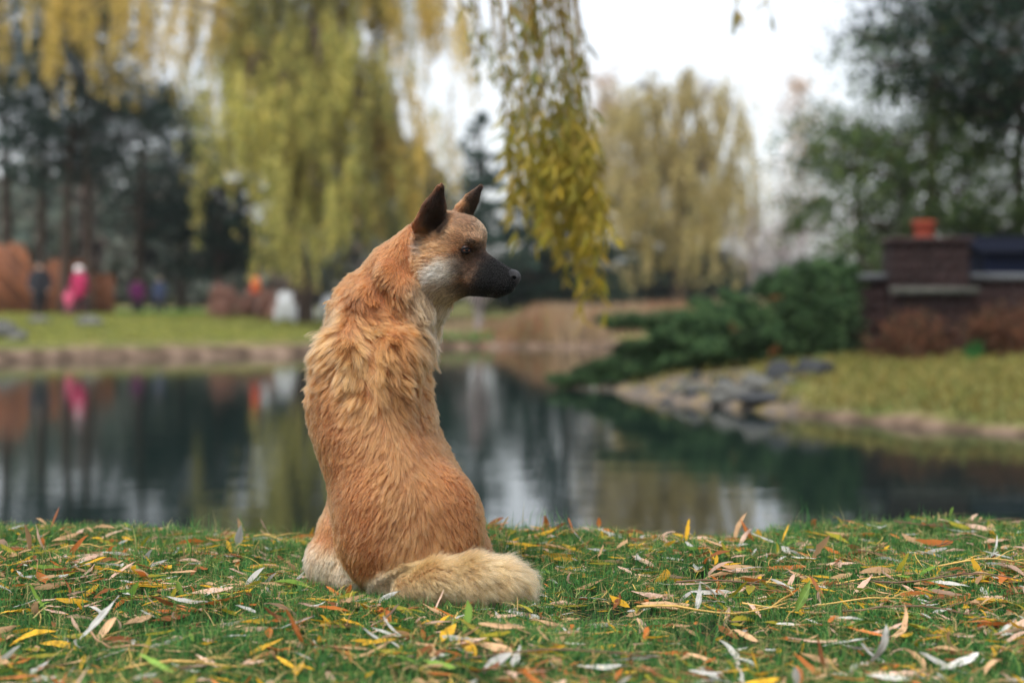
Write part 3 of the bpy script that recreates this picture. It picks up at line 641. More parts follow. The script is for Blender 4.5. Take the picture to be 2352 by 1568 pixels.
for i in range(22):
    px = rs_.uniform(1500, 1860); Y = np.interp(px, [1450, 1750, 1900], [18.4, 16.9, 16.6]) + rs_.uniform(-.2, 1.3)
    rock(px, 0, Y, rs_.uniform(.10, .28), rs_.uniform(.06, .14), 'small stone among the larger rocks on the right bank', 140 + i, LG if rs_.random() < .6 else DG, 'small stones on the right bank')
for i, (px, Y, w, h, lab) in enumerate([(4, 35, .9, .5, 'pale grey boulder on the far bank at the left edge'), (40, 33.6, .6, .3, 'low grey boulder at the far water edge by the left edge'), (205, 41, .9, .3, 'grey stone lying in the far grass below the pink coat'), (90, 41.5, .7, .22, 'grey stone lying in the far grass below the person in black')]):
    rock(px, 0, Y, w, h, lab, 130 + i, LG, 'rocks on the far bank')

# ------------------------------------------------------------------ rust-coloured timber screen and small things on the far bank
WD = mat('rust timber', (1, 1, 1), .8, True, .3, 3, bump=.3)
def timber():
    Y = 52.5; X0 = (-70 - PX0) / FPX * Y; z0 = ground_at(X0 + 2, Y); t = empty('timber_screen', (X0 + 2.6, Y, z0), 'rust-brown timber screen with sloping left end behind the two people', 'screen')
    rng = np.random.default_rng(5); u = Y / FPX
    for k in range(34):
        px = -70 + 9.8 * k; xa = (px - PX0) * u - X0 - 2.6
        tp = np.interp(px, [-70, 0, 28, 52, 60, 82, 110, 205, 215, 262], [520, 565, 556, 560, 590, 640, 596, 600, 628, 632]) + rng.uniform(-3, 3)
        if 68 < px < 76: continue
        h = CAM_Z + (PYH - tp) * u - z0; mb = MB(); mb.box((xa, -.03, 0), (xa + 9.2 * u, .03, h), lin(120, 72, 44) * rng.uniform(.7, 1.15), bev=.008); obj('plank', mb.mesh('plank', False), WD, t)
    for k, (a, b) in enumerate([((-70, 540), (98, 716)), ((-70, 590), (52, 716)), ((28, 560), (110, 660))]):
        pa = np.array([(a[0] - PX0) * u - X0 - 2.6, -.12 - .02 * k, CAM_Z + (PYH - a[1]) * u - z0]); pb = np.array([(b[0] - PX0) * u - X0 - 2.6, -.12 - .02 * k, CAM_Z + (PYH - b[1]) * u - z0])
        mb = MB(); mb.tube([pa, (pa + pb) / 2, pb], .11, 4, lin(136, 84, 52)); obj('brace', mb.mesh('brace', False), WD, t)
timber()
def marker():
    Y = 49; p = P(588, 720, Y); z0 = ground_at(p[0], Y); t = empty('marker_post', (p[0], Y, z0), 'orange-red round-topped marker on a thin post beyond the bushes', 'marker'); z = CAM_Z + (PYH - 655) / FPX * Y - z0
    a = MB(); a.tube([(0, 0, -.1), (0, 0, z - .2)], .02, 8, lin(90, 90, 90)); obj('post', a.mesh('post'), ST, t); b = MB(); b.lathe([(.001, -.29), (.11, -.28), (.165, -.18), (.165, .18), (.11, .28), (.001, .29)], 16, (1, 1, 1), (0, 0, z)); obj('disc', b.mesh('disc'), mat('orange plastic', tuple(lin(232, 74, 40)), .5, False, .05), t)
marker()
WH = mat('white paint', tuple(lin(226, 228, 230)), .6, False, .06, 3)
def chair(px, Y, label, s=1.0, rz=0.0):
    p = P(px, 720, Y); z0 = ground_at(p[0], Y); t = empty('garden_chair', (p[0], Y, z0), label, 'chair', 'white garden chairs'); t.rotation_euler[2] = rz; W = .60 * s
    for k in range(5):
        b = MB(); x = -W / 2 + .03 + k * (W - .06) / 5; b.box((x, .16, .12 * s), (x + (W - .06) / 5 - .012, .185, (1.12 - .05 * abs(k - 2)) * s), bev=.006); obj('back_slat', b.mesh('back_slat', False), WH, t)
    for k in range(4):
        b = MB(); b.box((-W / 2 + .02, -.42 + .14 * k, .37 * s), (W / 2 - .02, -.30 + .14 * k, .395 * s), bev=.006); obj('seat_slat', b.mesh('seat_slat', False), WH, t)
    for sx in (-1, 1):
        for y in (-.40, .14):
            b = MB(); x = sx * (W / 2 + .03); b.box((x - .03, y - .05, 0), (x + .03, y + .05, .60 * s), bev=.006); obj('leg', b.mesh('leg', False), WH, t)
        b = MB(); x = sx * (W / 2 + .03); b.box((x - .07, -.50, .603 * s), (x + .07, .26, .63 * s), bev=.006); obj('armrest', b.mesh('armrest', False), WH, t)
chair(656, 47.2, 'white slatted garden chair at the foot of the large willow', .95, 3.2)
chair(752, 49.5, 'white garden chair just left of the dog shoulder', .85, -.2)

# ------------------------------------------------------------------ people strolling on the far bank
CL = mat('cloth', (1, 1, 1), .85, True, .1, 10); SK = mat('skin', (1, 1, 1), .6, True, .08, 10)
def person(px, Y, foot_py, head_py, label, coat, legs, hat, hair, seed, stride=.10, turn=0.0):
    X = (px - PX0) / FPX * Y; zt = CAM_Z + (PYH - head_py) / FPX * Y; zb = ground_at(X, Y); S = (zt - zb) / 1.72
    t = empty('person', (X, Y, zb), label, 'person', 'people on the far bank'); t.rotation_euler[2] = turn
    def fld(h=.026): return Field((-.5, -.45, -.02), (.5, .45, 1.85), h)
    def fin(F, name, m, c):
        V, Q = F.surface(); V = relax(V, Q, 1, .4); obj(name, mesh_np(name, V * [S * 1.28, S * 1.2, S], Q, True, np.tile(np.asarray(c), (len(V), 1))), m, t)
    hip = [np.array((s * .085, 0, .88)) for s in (-1, 1)]; knee = [np.array((s * .09, s * stride * .5 - .02, .47)) for s in (-1, 1)]; ank = [np.array((s * .09, s * stride, .08)) for s in (-1, 1)]
    shd = [np.array((s * .17, 0, 1.40)) for s in (-1, 1)]; elb = [np.array((s * .24, .02, 1.12)) for s in (-1, 1)]; wri = [np.array((s * .21, -.10, .90)) for s in (-1, 1)]
    B = fld()
    for i in (0, 1):
        B.chain([hip[i], knee[i], ank[i]], [.085, .058, .042], .03); B.cone(ank[i], ank[i] + [0, -.15, -.035], .042, .034, .02); B.chain([shd[i], elb[i], wri[i]], [.06, .045, .034], .03); B.cone(wri[i], wri[i] + [0, -.05, -.10], .036, .026, .02)
    B.chain([(0, 0, .92), (0, 0, 1.15), (0, 0, 1.38)], [.13, .13, .14], .05, ((0, 1, 0), .75)); B.cone((0, 0, 1.42), (0, -.01, 1.52), .055, .05, .03); B.ell((0, -.015, 1.61), (.075, .095, .115), None, .02); B.cone((0, -.10, 1.60), (0, -.115, 1.585), .014, .014, .01)
    fin(B, 'body', SK, lin(206, 166, 142))
    L_ = fld(.028)
    for i in (0, 1): L_.chain([hip[i], knee[i], ank[i] + [0, 0, .02]], [.105, .080, .065], .03)
    fin(L_, 'trousers', CL, legs)
    K = fld(.028); K.chain([(0, 0, .80), (0, 0, 1.15), (0, 0, 1.40)], [.20, .185, .175], .05, ((0, 1, 0), .75))
    for i in (0, 1): K.chain([shd[i], elb[i], wri[i]], [.085, .070, .055], .04)
    fin(K, 'coat', CL, coat)
    G = fld(.024); hr = 1.25 if hat is not None else 1.0; G.ell((0, .012, 1.645), (.095 * hr, .112 * hr, .105 * hr), None, .01); G.ell((0, -.12 * hr, 1.57), (.07, .06, .085), None, .01, True)
    fin(G, 'hat' if hat is not None else 'hair', CL, hat if hat is not None else hair)
    return t
person(91, 49.3, 716, 606, 'person in black coat and trousers in front of the timber screen', lin(24, 26, 34), lin(18, 20, 26), None, lin(44, 38, 38), 1, .08, .3)
person(182, 49.0, 716, 614, 'person in crimson coat and white hat in front of the timber screen', lin(160, 28, 76), lin(66, 38, 48), lin(232, 228, 230), None, 2, .10, 2.6)
person(158, 48.4, 716, 664, 'small child in pink beside the person in the crimson coat', lin(190, 76, 108), lin(130, 76, 84), lin(190, 80, 112), None, 3, .08, 2.8)
person(315, 56, 724, 640, 'person in purple jacket and dark trousers below the pines', lin(132, 44, 112), lin(64, 48, 62), None, lin(44, 34, 40), 4, .12, .5)
person(366, 57, 724, 638, 'person with pale hair and dark blue jacket walking on the grass', lin(84, 96, 130), lin(70, 72, 84), None, lin(222, 204, 168), 5, .12, -.4)

# ------------------------------------------------------------------ the moist autumn air over the pond
hz = MB(); hz.box((-160, -25, -3.2), (160, 135, 24.0))
hm = bpy.data.materials.new('autumn haze'); hm.use_nodes = True; hn = hm.node_tree.nodes; hn.remove(hn['Principled BSDF'])
pv = hn.new('ShaderNodeVolumePrincipled'); pv.inputs['Color'].default_value = (.90, .95, 1.0, 1); pv.inputs['Density'].default_value = .00025; pv.inputs['Anisotropy'].default_value = 0.0
hm.node_tree.links.new(pv.outputs['Volume'], hn['Material Output'].inputs['Volume'])
tag(obj('haze', hz.mesh('haze', False), hm), 'thin pale haze hanging over the pond and trees', 'haze', None, 'stuff')
SC.cycles.volume_bounces = 0
# ------------------------------------------------------------------ near willow whose branches hang into the picture
LEAF2 = mat('willow leaf', (1, 1, 1), .6, True, .12, 12, spec=.12, trans=.4)
def lance(n, L_, W, fold=.25, curl=0.0, seg=5):
    """a lanceolate leaf along +x with a folded midrib"""
    x = np.linspace(0, 1, n + 1); w = W * np.sin(math.pi * np.clip(x, 0, 1) ** .85) ** .9; w[0] = W * .04; w[-1] = W * .02
    th = curl * x; cx_ = np.where(abs(curl) > 1e-3, np.sin(th) / (curl or 1), x) * L_; cz_ = np.where(abs(curl) > 1e-3, (1 - np.cos(th)) / (curl or 1), 0) * L_
    mid = np.stack([cx_, 0 * x, cz_], 1); a = mid + np.stack([0 * x, w / 2, fold * w / 2], 1); b = mid + np.stack([0 * x, -w / 2, fold * w / 2], 1)
    V = np.stack([a, mid, b], 1).reshape(-1, 3); i = np.arange(n)[:, None] * 3
    Q = np.vstack([i + np.array([[0, 1, 4, 3]]), i + np.array([[1, 2, 5, 4]])])
    return V, Q
def scatter(V0, Q0, pos, R, sc, col):
    n = len(pos); V = np.einsum('nij,kj->nki', R, V0) * sc[:, None, None] + pos[:, None]; Q = (Q0[None] + (np.arange(n) * len(V0))[:, None, None]).reshape(-1, 4)
    return V.reshape(-1, 3), Q, np.repeat(col, len(V0), 0)
def frames(x, rng, flip=1.0):
    x = unit(x); r = unit(np.cross(rng.normal(0, 1, x.shape), x)); return np.stack([x, r, np.cross(x, r)], -1)
def near_willow():
    rng = np.random.default_rng(200); b0 = np.array([3.05, 3.7, 0.0]); b0[2] = ground_at(b0[0], b0[1])
    t = empty('willow_tree', b0, 'near willow whose leafy branches hang into the top of the picture', 'willow tree')
    tb = MB(); tp = curve3([(0, 0, -.3), (-.1, .3, 1.2), (-.5, 1.2, 2.6), (-1.0, 2.2, 3.6)], 14); tb.tube(tp, np.linspace(.26, .16, 14), 12, BARKC); obj('trunk', tb.mesh('trunk'), BARK, t)
    Yb = 7.4
    A = P(1060, -150, Yb); B = P(1330, -130, Yb + .3)
    lb = MB(); limb = curve3([tp[-1], P(1420, -330, Yb - 1) - b0, P(1320, -190, Yb) - b0, P(1180, -150, Yb) - b0, P(1040, -110, Yb) - b0], 24); lb.tube(limb, np.linspace(.15, .015, 24), 8, BARKC, False)
    limb2 = curve3([tp[-1], P(1760, -300, Yb - 1) - b0, P(1760, -160, Yb + .2) - b0, P(1680, -110, Yb + .2) - b0], 16); lb.tube(limb2, np.linspace(.12, .012, 16), 8, BARKC, False); obj('limb', lb.mesh('limb'), BARK, t)
    ST_ = []   # start px, bottom px, bottom py, leafiness, colour shift
    for k in range(20): x = rng.uniform(1055, 1330); ST_.append((x, x + rng.uniform(-4, 34), rng.uniform(60, 290), .46, 0))
    for k in range(52):
        x = rng.uniform(1120, 1315); ST_.append((x, np.interp(x, [1130, 1315], [1190, 1380]) + rng.normal(0, 14), rng.uniform(360, 600), .95, .6))
    for k in range(6): x = rng.uniform(1250, 1320); ST_.append((x, rng.uniform(1290, 1370), rng.uniform(560, 690), .9, .85))
    ST_ += [(1270, 1395, 730, 1, 1), (1262, 1340, 742, .9, 1), (1290, 1420, 540, .8, .8), (1230, 1345, 660, .9, .9), (1300, 1385, 640, 1, 1), (1240, 1300, 640, .9, .8), (1676, 1688, 66, .7, .1), (1684, 1686, 48, .5, .1), (1768, 1776, 42, .5, .1)]
    V0, Q0 = lance(3, 1, .15, .2, .45)
    for (xa, xb, yb, lf, cs) in ST_:
        dy = rng.normal(0, .35); a = P(xa, -140, Yb + dy) - b0; b = P(xb, yb, Yb + dy * 1.2 + .1) - b0; s = np.linspace(0, 1, 12)[:, None]
        L_ = abs(a[2] - b[2]); line = a * (1 - s) + b * s; line[:, 0] += (.05 * np.sin(s * 3.0 + xa) * s * (1 - s) * 3)[:, 0] + (xb - xa) / FPX * Yb * ((s ** 1.8) - s)[:, 0]
        m = MB(); m.tube(line, np.linspace(.0042, .0012, 12), 5, lin(150, 124, 58), False)
        y_here = -140 + (yb + 140) * s[:, 0]
        n = int(L_ * 74 * lf) + 6; f = rng.random(n); py_ = np.interp(f, s[:, 0], y_here)
        keep = rng.random(n) < (np.interp(py_, [-140, 100, 230, 330, 480, 760], [.03, .06, .26, 1.0, 1.0, .95]) if yb > 300 else .62 * sstep(-60, 40, py_) + .1); f = f[keep]; py_ = py_[keep]; n = len(f)
        p = np.stack([np.interp(f, s[:, 0], line[:, i]) for i in range(3)], 1)
        d = rng.normal(0, .55, (n, 3)); d[:, 2] = -1.0
        w = np.clip(np.interp(py_, [150, 320, 560, 700], [.0, .45, .75, 1.0]) * (.5 + .6 * cs) + rng.normal(0, .18, n), 0, 1)[:, None]
        c = vary(rng, n, [lin(104, 112, 52), lin(126, 124, 54), lin(88, 98, 48), lin(146, 124, 66)], None, .22) * (1 - w) + w * vary(rng, n, [lin(172, 150, 34), lin(190, 156, 44), lin(150, 142, 42), lin(200, 172, 78)], None, .18)
        v, q, cc = scatter(V0, Q0, p, frames(d, rng), rng.uniform(.07, .13, n), c); m.add(v, q, None, cc)
        obj('strand', m.mesh('strand'), LEAF2, t)
near_willow()

# ------------------------------------------------------------------ grass
GR = mat('grass blade', (1, 1, 1), .6, True, .12, 3, spec=.08, trans=.35)
def blades(name, x, y, h, w, lean, cols, seed, label, probs=None, seg2=True, zoff=0):
    rng = np.random.default_rng(seed); n = len(x); z = height(x, y) + zoff; p = np.stack([x, y, z], 1); a = rng.uniform(0, 2 * math.pi, n)
    le = rng.normal(0, lean, n); th = rng.uniform(0, 2 * math.pi, n); dx = np.cos(th) * le; dy = np.sin(th) * le
    wv_ = np.stack([np.cos(a), np.sin(a), 0 * a], 1) * (w * rng.uniform(.6, 1.3, n))[:, None] / 2; h = h * rng.uniform(.5, 1.25, n)
    mid = p + np.stack([dx * h * .35, dy * h * .35, h * .55], 1); tip = p + np.stack([dx * h * 1.1, dy * h * 1.1, h * np.maximum(.25, 1 - .35 * np.abs(le))], 1)
    V = np.stack([p - wv_, p + wv_, mid + wv_ * .8, mid - wv_ * .8, tip], 1).reshape(-1, 3); k = np.arange(n)[:, None] * 5
    c = vary(rng, n, cols, probs); C_ = np.stack([c * .55, c * .55, c * 1.05, c * 1.05, c * 1.25], 1).reshape(-1, 3)  # feet darkened, tips lightened: shade down in the turf is painted
    b = MB(); b.add(V, k + np.array([[0, 1, 2, 3]]), k + np.array([[3, 2, 4]]), C_)
    return tag(obj(name, b.mesh(name), GR), label, 'grass', None, 'stuff')
rg = np.random.default_rng(300)
NB = 150000
y = 2.02 + 2.15 * rg.random(NB) ** .9; x = rg.uniform(-1, 1, NB) * (.40 * y + .25)
k = fbm(x, y, 5, 3) + rg.normal(0, .5, NB) > -.95
GC = [lin(64, 114, 58), lin(50, 96, 54), lin(90, 132, 64), lin(116, 144, 74), lin(172, 160, 110)]
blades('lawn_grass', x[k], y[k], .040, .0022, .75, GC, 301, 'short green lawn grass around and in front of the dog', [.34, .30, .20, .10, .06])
n = 40000; y = rg.uniform(.6, 4.1, n); x = rg.uniform(-3.6, 3.6, n); k = np.abs(x) > .40 * y + .15
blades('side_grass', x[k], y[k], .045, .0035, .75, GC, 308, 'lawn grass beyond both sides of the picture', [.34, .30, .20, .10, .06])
n = 9000; y = rg.uniform(3.3, 4.15, n); x = rg.uniform(-1, 1, n) * (.42 * y + .3)
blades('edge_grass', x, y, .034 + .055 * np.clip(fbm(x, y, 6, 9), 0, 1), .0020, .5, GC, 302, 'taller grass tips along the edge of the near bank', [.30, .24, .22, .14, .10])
n = 26000; x = rg.uniform(.9, 9.5, n); y = rg.uniform(11.5, 21, n); d = shore_dist(x, y); rock_zone = (x < 3.3) & (y > 15.6) & (d < 3.0); k = (d > .12) & ~(rock_zone & (rg.random(n) < .85))
BG = [lin(124, 124, 66), lin(104, 112, 60), lin(144, 134, 80), lin(132, 114, 60)]
blades('bank_grass', x[k], y[k], .13, .022, .7, BG, 303, 'yellow-green grass on the right-hand bank')
n = 2600; x = rg.uniform(1.2, 9, n); y = rg.uniform(11.5, 18, n); d = shore_dist(x, y); k = (d > .05) & (d < .55) & ~((x < 3.0) & (y > 15.6)); 
blades('bank_tussocks', x[k], y[k], .22, .025, 1.3, BG, 304, 'overhanging grass tussocks along the right-hand water edge')
n = 30000; x = rg.uniform(-22, -2, n); y = rg.uniform(31, 52, n); d = shore_dist(x, y); k = d > .9
blades('far_bank_grass', x[k], y[k], .10, .06, .8, [lin(142, 146, 72), lin(120, 132, 66), lin(156, 152, 82)], 305, 'light green grass on the far left bank')
n = 9000; x = rg.uniform(-3.2, -.6, n); y = rg.uniform(41.8, 47, n); d = shore_dist(x, y); k = d > .2
blades('far_lawn_grass', x[k], y[k], .10, .06, .8, [lin(78, 138, 64), lin(92, 146, 72)], 306, 'bright green grass patch right behind the dog neck')

n = 9000; x = rg.uniform(-17, -11.5, n); y = rg.uniform(51, 62, n)
blades('far_lawn_grass', x, y, .12, .07, .8, [lin(84, 146, 70), lin(98, 154, 78)], 307, 'bright green far grass behind the people in purple and blue')
# ------------------------------------------------------------------ fallen willow leaves and twigs
LC = {'yellow': lin(206, 160, 44), 'pale grey': lin(192, 190, 182), 'orange': lin(184, 108, 52), 'tan': lin(186, 150, 112), 'olive': lin(138, 130, 40), 'green': lin(110, 140, 58), 'brown': lin(136, 84, 50), 'pinkish': lin(206, 172, 150)}
LM = {}
def leaf_material(nm, c):
    m, N, L, b = nodes('fallen leaf ' + nm)
    tc = N.new('ShaderNodeTexCoord'); sp = N.new('ShaderNodeSeparateXYZ'); L.new(tc.outputs['Object'], sp.inputs[0])
    nz = N.new('ShaderNodeTexNoise'); nz.inputs['Scale'].default_value = 5.0; nz.inputs['Detail'].default_value = 6; L.new(tc.outputs['Object'], nz.inputs['Vector'])
    oi = N.new('ShaderNodeObjectInfo'); sc = N.new('ShaderNodeVectorMath'); sc.operation = 'MULTIPLY_ADD'; L.new(tc.outputs['Object'], sc.inputs[0]); sc.inputs[1].default_value = (1, 1, 1)
    cmb = N.new('ShaderNodeCombineXYZ'); ml = N.new('ShaderNodeMath'); ml.operation = 'MULTIPLY'; ml.inputs[1].default_value = 37; L.new(oi.outputs['Random'], ml.inputs[0]); L.new(ml.outputs[0], cmb.inputs[0]); L.new(cmb.outputs[0], sc.inputs[2]); L.new(sc.outputs[0], nz.inputs['Vector'])
    rp = N.new('ShaderNodeValToRGB'); e = rp.color_ramp.elements; e[0].position = .25; e[0].color = (*(c * .45), 1); e[1].position = .5; e[1].color = (*c, 1); q = e.new(.75); q.color = (*np.clip(c * 1.25, 0, .9), 1)
    L.new(nz.outputs['Fac'], rp.inputs[0])
    ab = N.new('ShaderNodeMath'); ab.operation = 'ABSOLUTE'; L.new(sp.outputs['Y'], ab.inputs[0]); mr = N.new('ShaderNodeMapRange'); mr.inputs[1].default_value = .004; mr.inputs[2].default_value = .012; L.new(ab.outputs[0], mr.inputs[0])
    mx = N.new('ShaderNodeMix'); mx.data_type = 'RGBA'; L.new(mr.outputs[0], mx.inputs[0]); mx.inputs[6].default_value = (*np.clip(c * 1.3 + .03, 0, .9), 1); L.new(rp.outputs[0], mx.inputs[7])
    hv = N.new('ShaderNodeHueSaturation'); vr = N.new('ShaderNodeMapRange'); vr.inputs[3].default_value = .7; vr.inputs[4].default_value = 1.2; L.new(oi.outputs['Random'], vr.inputs[0]); L.new(vr.outputs[0], hv.inputs['Value']); L.new(mx.outputs[2], hv.inputs['Color'])
    L.new(hv.outputs[0], b.inputs['Base Color']); b.inputs['Roughness'].default_value = .55; b.inputs['Specular IOR Level'].default_value = .18
    tr = N.new('ShaderNodeBsdfTranslucent'); L.new(hv.outputs[0], tr.inputs['Color']); ms = N.new('ShaderNodeMixShader'); ms.inputs[0].default_value = .25; L.new(b.outputs[0], ms.inputs[1]); L.new(tr.outputs[0], ms.inputs[2]); L.new(ms.outputs[0], N['Material Output'].inputs['Surface'])
    return m
for nm, c in LC.items(): LM[nm] = leaf_material(nm, c)
SH = []
rs = np.random.default_rng(400)
for k in range(16):
    V, Q = lance(8, 1, rs.uniform(.13, .29), rs.uniform(-.5, .7), rs.uniform(-.35, .35) if k % 8 else rs.choice([-1, 1]) * rs.uniform(1.1, 2.2)); 
    tw = rs.normal(0, .5); ca, sa = np.cos(tw * V[:, 0]), np.sin(tw * V[:, 0]); V = np.stack([V[:, 0], V[:, 1] * ca - V[:, 2] * sa, V[:, 2] * ca + V[:, 1] * sa], 1)
    V[:, 1] += rs.normal(0, .16) * V[:, 0] ** 2; V += rs.normal(0, .008, V.shape)
    st = np.linspace(0, 1, 3); V2 = []
    SH.append((V - [.5, 0, V[:, 2].mean()], Q))
def in_dog(x, y): return ((x + .21) / .20) ** 2 + ((y - 3.08) / .17) ** 2 < 1 or (-.27 < x < .05 and 2.82 < y < 2.95)
def rot_leaf(rng):
    yaw = rng.uniform(0, 2 * math.pi); pit = rng.normal(0, .09); rol = rng.normal(0, .22)
    if rng.random() < .025: pit = rng.uniform(.5, 1.25) * rng.choice([-1, 1])
    return rol, pit, yaw
def zone(x, y):
    u = PX0 + x / y * FPX
    row = 'by the bank edge' if y > 3.5 else ('midway to the bank' if y > 3.0 else ('beside the dog' if y > 2.75 else ('in the foreground' if y > 2.42 else 'at the bottom edge')))
    col_ = ('at far left' if u < 300 else 'left of the dog' if u < 690 else 'below the hind paw' if u < 900 else 'below the tail' if u < 1240 else 'right of the tail' if u < 1560 else 'below the upright leaves' if u < 1880 else 'at far right' if u > 2130 else 'right of centre')
    return row + ' ' + col_
rng = np.random.default_rng(410); names = list(LC); pw = np.array([.16, .12, .12, .19, .11, .05, .12, .13]); pw /= pw.sum()
ALL = []
while len(ALL) < 4600:
    y = 2.04 + 2.0 * rng.random() ** .95; x = rng.uniform(-1, 1) * (.38 * y + .1)
    if in_dog(x, y): continue
    dn = .55 + .30 * math.tanh(1.5 * float(fbm(np.array(x), np.array(y), 2.6, 7))) + .15 * (x > .3)
    if rng.random() > dn: continue
    s = rng.uniform(.045, .096) * (1 if rng.random() < .55 else .5)
    ALL.append((s / y, x, y, s, names[rng.choice(8, p=pw)], rng.integers(0, 16), rot_leaf(rng)))
ALL.sort(key=lambda q: -q[0] * (1 if abs(q[1]) < .36 * q[2] else .1))
LME = {}
def leaf_mesh(nm, k):
    if (nm, k) not in LME:
        V, Q = SH[k]; me = mesh_np('leaf', V, Q, True); me.materials.append(LM[nm]); LME[nm, k] = me
    return LME[nm, k]
zx = height(np.array([q[1] for q in ALL]), np.array([q[2] for q in ALL]))
for i, (sz, x, y, s, nm, k, r) in enumerate(ALL[:290]):
    st = abs(r[1]) > .45
    o = obj('willow_leaf', leaf_mesh(nm, k), None, None, (x, y, zx[i] + .014 + .014 * ((i * 37) % 10) / 10 + (abs(math.sin(r[1])) * s * .35)), r); o.scale = (s, s, s)
    yw = math.degrees(r[2]) % 180; ori = 'standing upright' if st else ('lying crosswise' if yw < 30 or yw > 150 else 'pointing at us' if 65 < yw < 115 else 'slanting right' if yw <= 65 else 'slanting left')
    lab = f'{"long" if s > .085 else "small" if s < .06 else "mid-sized"} {nm} leaf {ori} {zone(x, y)}'
    tag(o, lab, 'leaf', 'fallen willow leaves on the lawn')
from collections import defaultdict
same = defaultdict(list)
for o in [o for o in COL.objects if o.name.startswith('willow_leaf')]: same[o['label']].append(o)
for lab, os_ in same.items():
    if len(os_) in (2, 3):
        os_.sort(key=lambda o: o.location.x / o.location.y)
        for o, w in zip(os_, ('leftmost', 'rightmost') if len(os_) == 2 else ('leftmost', 'middle', 'rightmost')): o['label'] = w + ' ' + lab
# upright leaves that break the edge of the bank
def hero(px, py, Y, s, nm, k, rot, label):
    p = P(px, py, Y)
    if Y > 3.5: Y -= .14; p = P(px, py, Y)
    p[2] = ground_at(p[0], p[1]) + abs(math.sin(rot[1])) * s * .5 + .016
    o = obj('willow_leaf', leaf_mesh(nm, k), None, None, p, rot); o.scale = (s, s, s); tag(o, label, 'leaf')
R90 = math.pi / 2
hero(1700, 1172, 3.75, .085, 'tan', 1, (0, -1.25, .3), 'tan dry leaf sticking up highest from the bank edge on the right')
hero(1716, 1186, 3.73, .075, 'orange', 4, (.5, 1.0, .2), 'orange dry leaf leaning against the upright tan leaf on the bank edge')
hero(1706, 1196, 3.72, .055, 'pinkish', 6, (.2, -1.0, 1.0), 'pinkish leaf at the foot of the upright leaf cluster')
hero(1804, 1186, 3.74, .055, 'yellow', 2, (0, -1.2, .2), 'bright yellow leaf standing upright on the bank edge at right')
hero(1650, 1216, 3.55, .080, 'tan', 3, (.6, .45, .2), 'broad tan leaf tilted towards us below the upright leaf cluster')
hero(1327, 1204, 3.72, .060, 'pale grey', 5, (.3, .7, .4), 'pale curled leaf on the bank edge right of the dog')
hero(125, 1190, 3.78, .065, 'brown', 7, (0, -1.3, .5), 'thin brown leaf standing upright on the bank edge at far left')
hero(303, 1208, 3.76, .050, 'yellow', 0, (.2, -1.3, .4), 'yellow leaf standing upright on the bank edge left of the dog')
hero(505, 1215, 3.70, .075, 'orange', 8, (.2, .6, .1), 'rust-orange curled leaf on the bank edge left of the dog')
hero(230, 1440, 2.62, .105, 'pale grey', 3, (.5, -.6, .85), 'long pale silver leaf leaning over the grass in the left foreground')
hero(1007, 1408, 2.74, .055, 'pinkish', 2, (0, -1.2, .3), 'pale leaf standing on end in front of the tail')
hero(1608, 1390, 2.82, .060, 'pale grey', 4, (1.1, -1.3, .2), 'broad silver leaf standing upright right of the tail')
hero(1848, 1400, 2.80, .070, 'green', 1, (.9, -1.0, .3), 'bright green leaf standing upright in the right foreground')
hero(780, 1360, 2.93, .070, 'orange', 5, (.3, .25, -.5), 'reddish-orange leaf lying in front of the dog hind paw')
hero(882, 1380, 2.86, .055, 'pale grey', 6, (.3, -.5, .9), 'pale curled leaf touching the base of the tail')
sb = {nm: MB() for nm in names}
for i, (sz, x, y, s, nm, k, r) in list(enumerate(ALL))[290:]:
    V, Q = SH[k]; cr, sr = math.cos(r[0]), math.sin(r[0]); cp, sp_ = math.cos(r[1]), math.sin(r[1]); cy_, sy_ = math.cos(r[2]), math.sin(r[2])
    Rm = np.array([[cy_, -sy_, 0], [sy_, cy_, 0], [0, 0, 1]]) @ np.array([[cp, 0, sp_], [0, 1, 0], [-sp_, 0, cp]]) @ np.array([[1, 0, 0], [0, cr, -sr], [0, sr, cr]])
    sb[nm].add(V @ Rm.T * s + [x, y, zx[i] + .010 + .018 * ((i * 37) % 10) / 10 + abs(sp_) * s * .35], Q, None, LC[nm] * rng.uniform(.7, 1.2))
lit = MB()
for b_ in sb.values():
    off = 0
    if b_.n: lit.add(np.vstack(b_.V), np.vstack(b_.Q), None, np.vstack(b_.C))
tag(obj('leaf_litter', lit.mesh('leaf_litter'), LEAF2), 'smaller fallen willow leaves strewn through the lawn', 'leaves', None, 'stuff')

# dry straw and thatch between the blades
n = 5200; y = 2.04 + 2.05 * rg.random(n); x = rg.uniform(-1, 1, n) * (.39 * y + .15); k = np.array([not in_dog(a, b) for a, b in zip(x, y)]); x, y = x[k], y[k]; n = len(x)
z = height(x, y) + rg.uniform(.012, .034, n); an = rg.uniform(0, 2 * math.pi, n); L_ = rg.uniform(.02, .085, n); dr = np.stack([np.cos(an), np.sin(an), rg.normal(0, .12, n)], 1); sd_ = np.stack([-np.sin(an), np.cos(an), 0 * an], 1) * .0009
p = np.stack([x, y, z], 1); mid = p + dr * L_[:, None] * .5 + sd_ * rg.normal(0, 3, (n, 1)) + [0, 0, .003]; tip = p + dr * L_[:, None]
V = np.stack([p - sd_, p + sd_, mid + sd_, mid - sd_, tip + sd_ * .5, tip - sd_ * .5], 1).reshape(-1, 3); kq = np.arange(n)[:, None] * 6; C_ = np.repeat(vary(rg, n, [lin(196, 168, 116), lin(168, 136, 92), lin(206, 176, 96), lin(120, 92, 66)]), 6, 0)
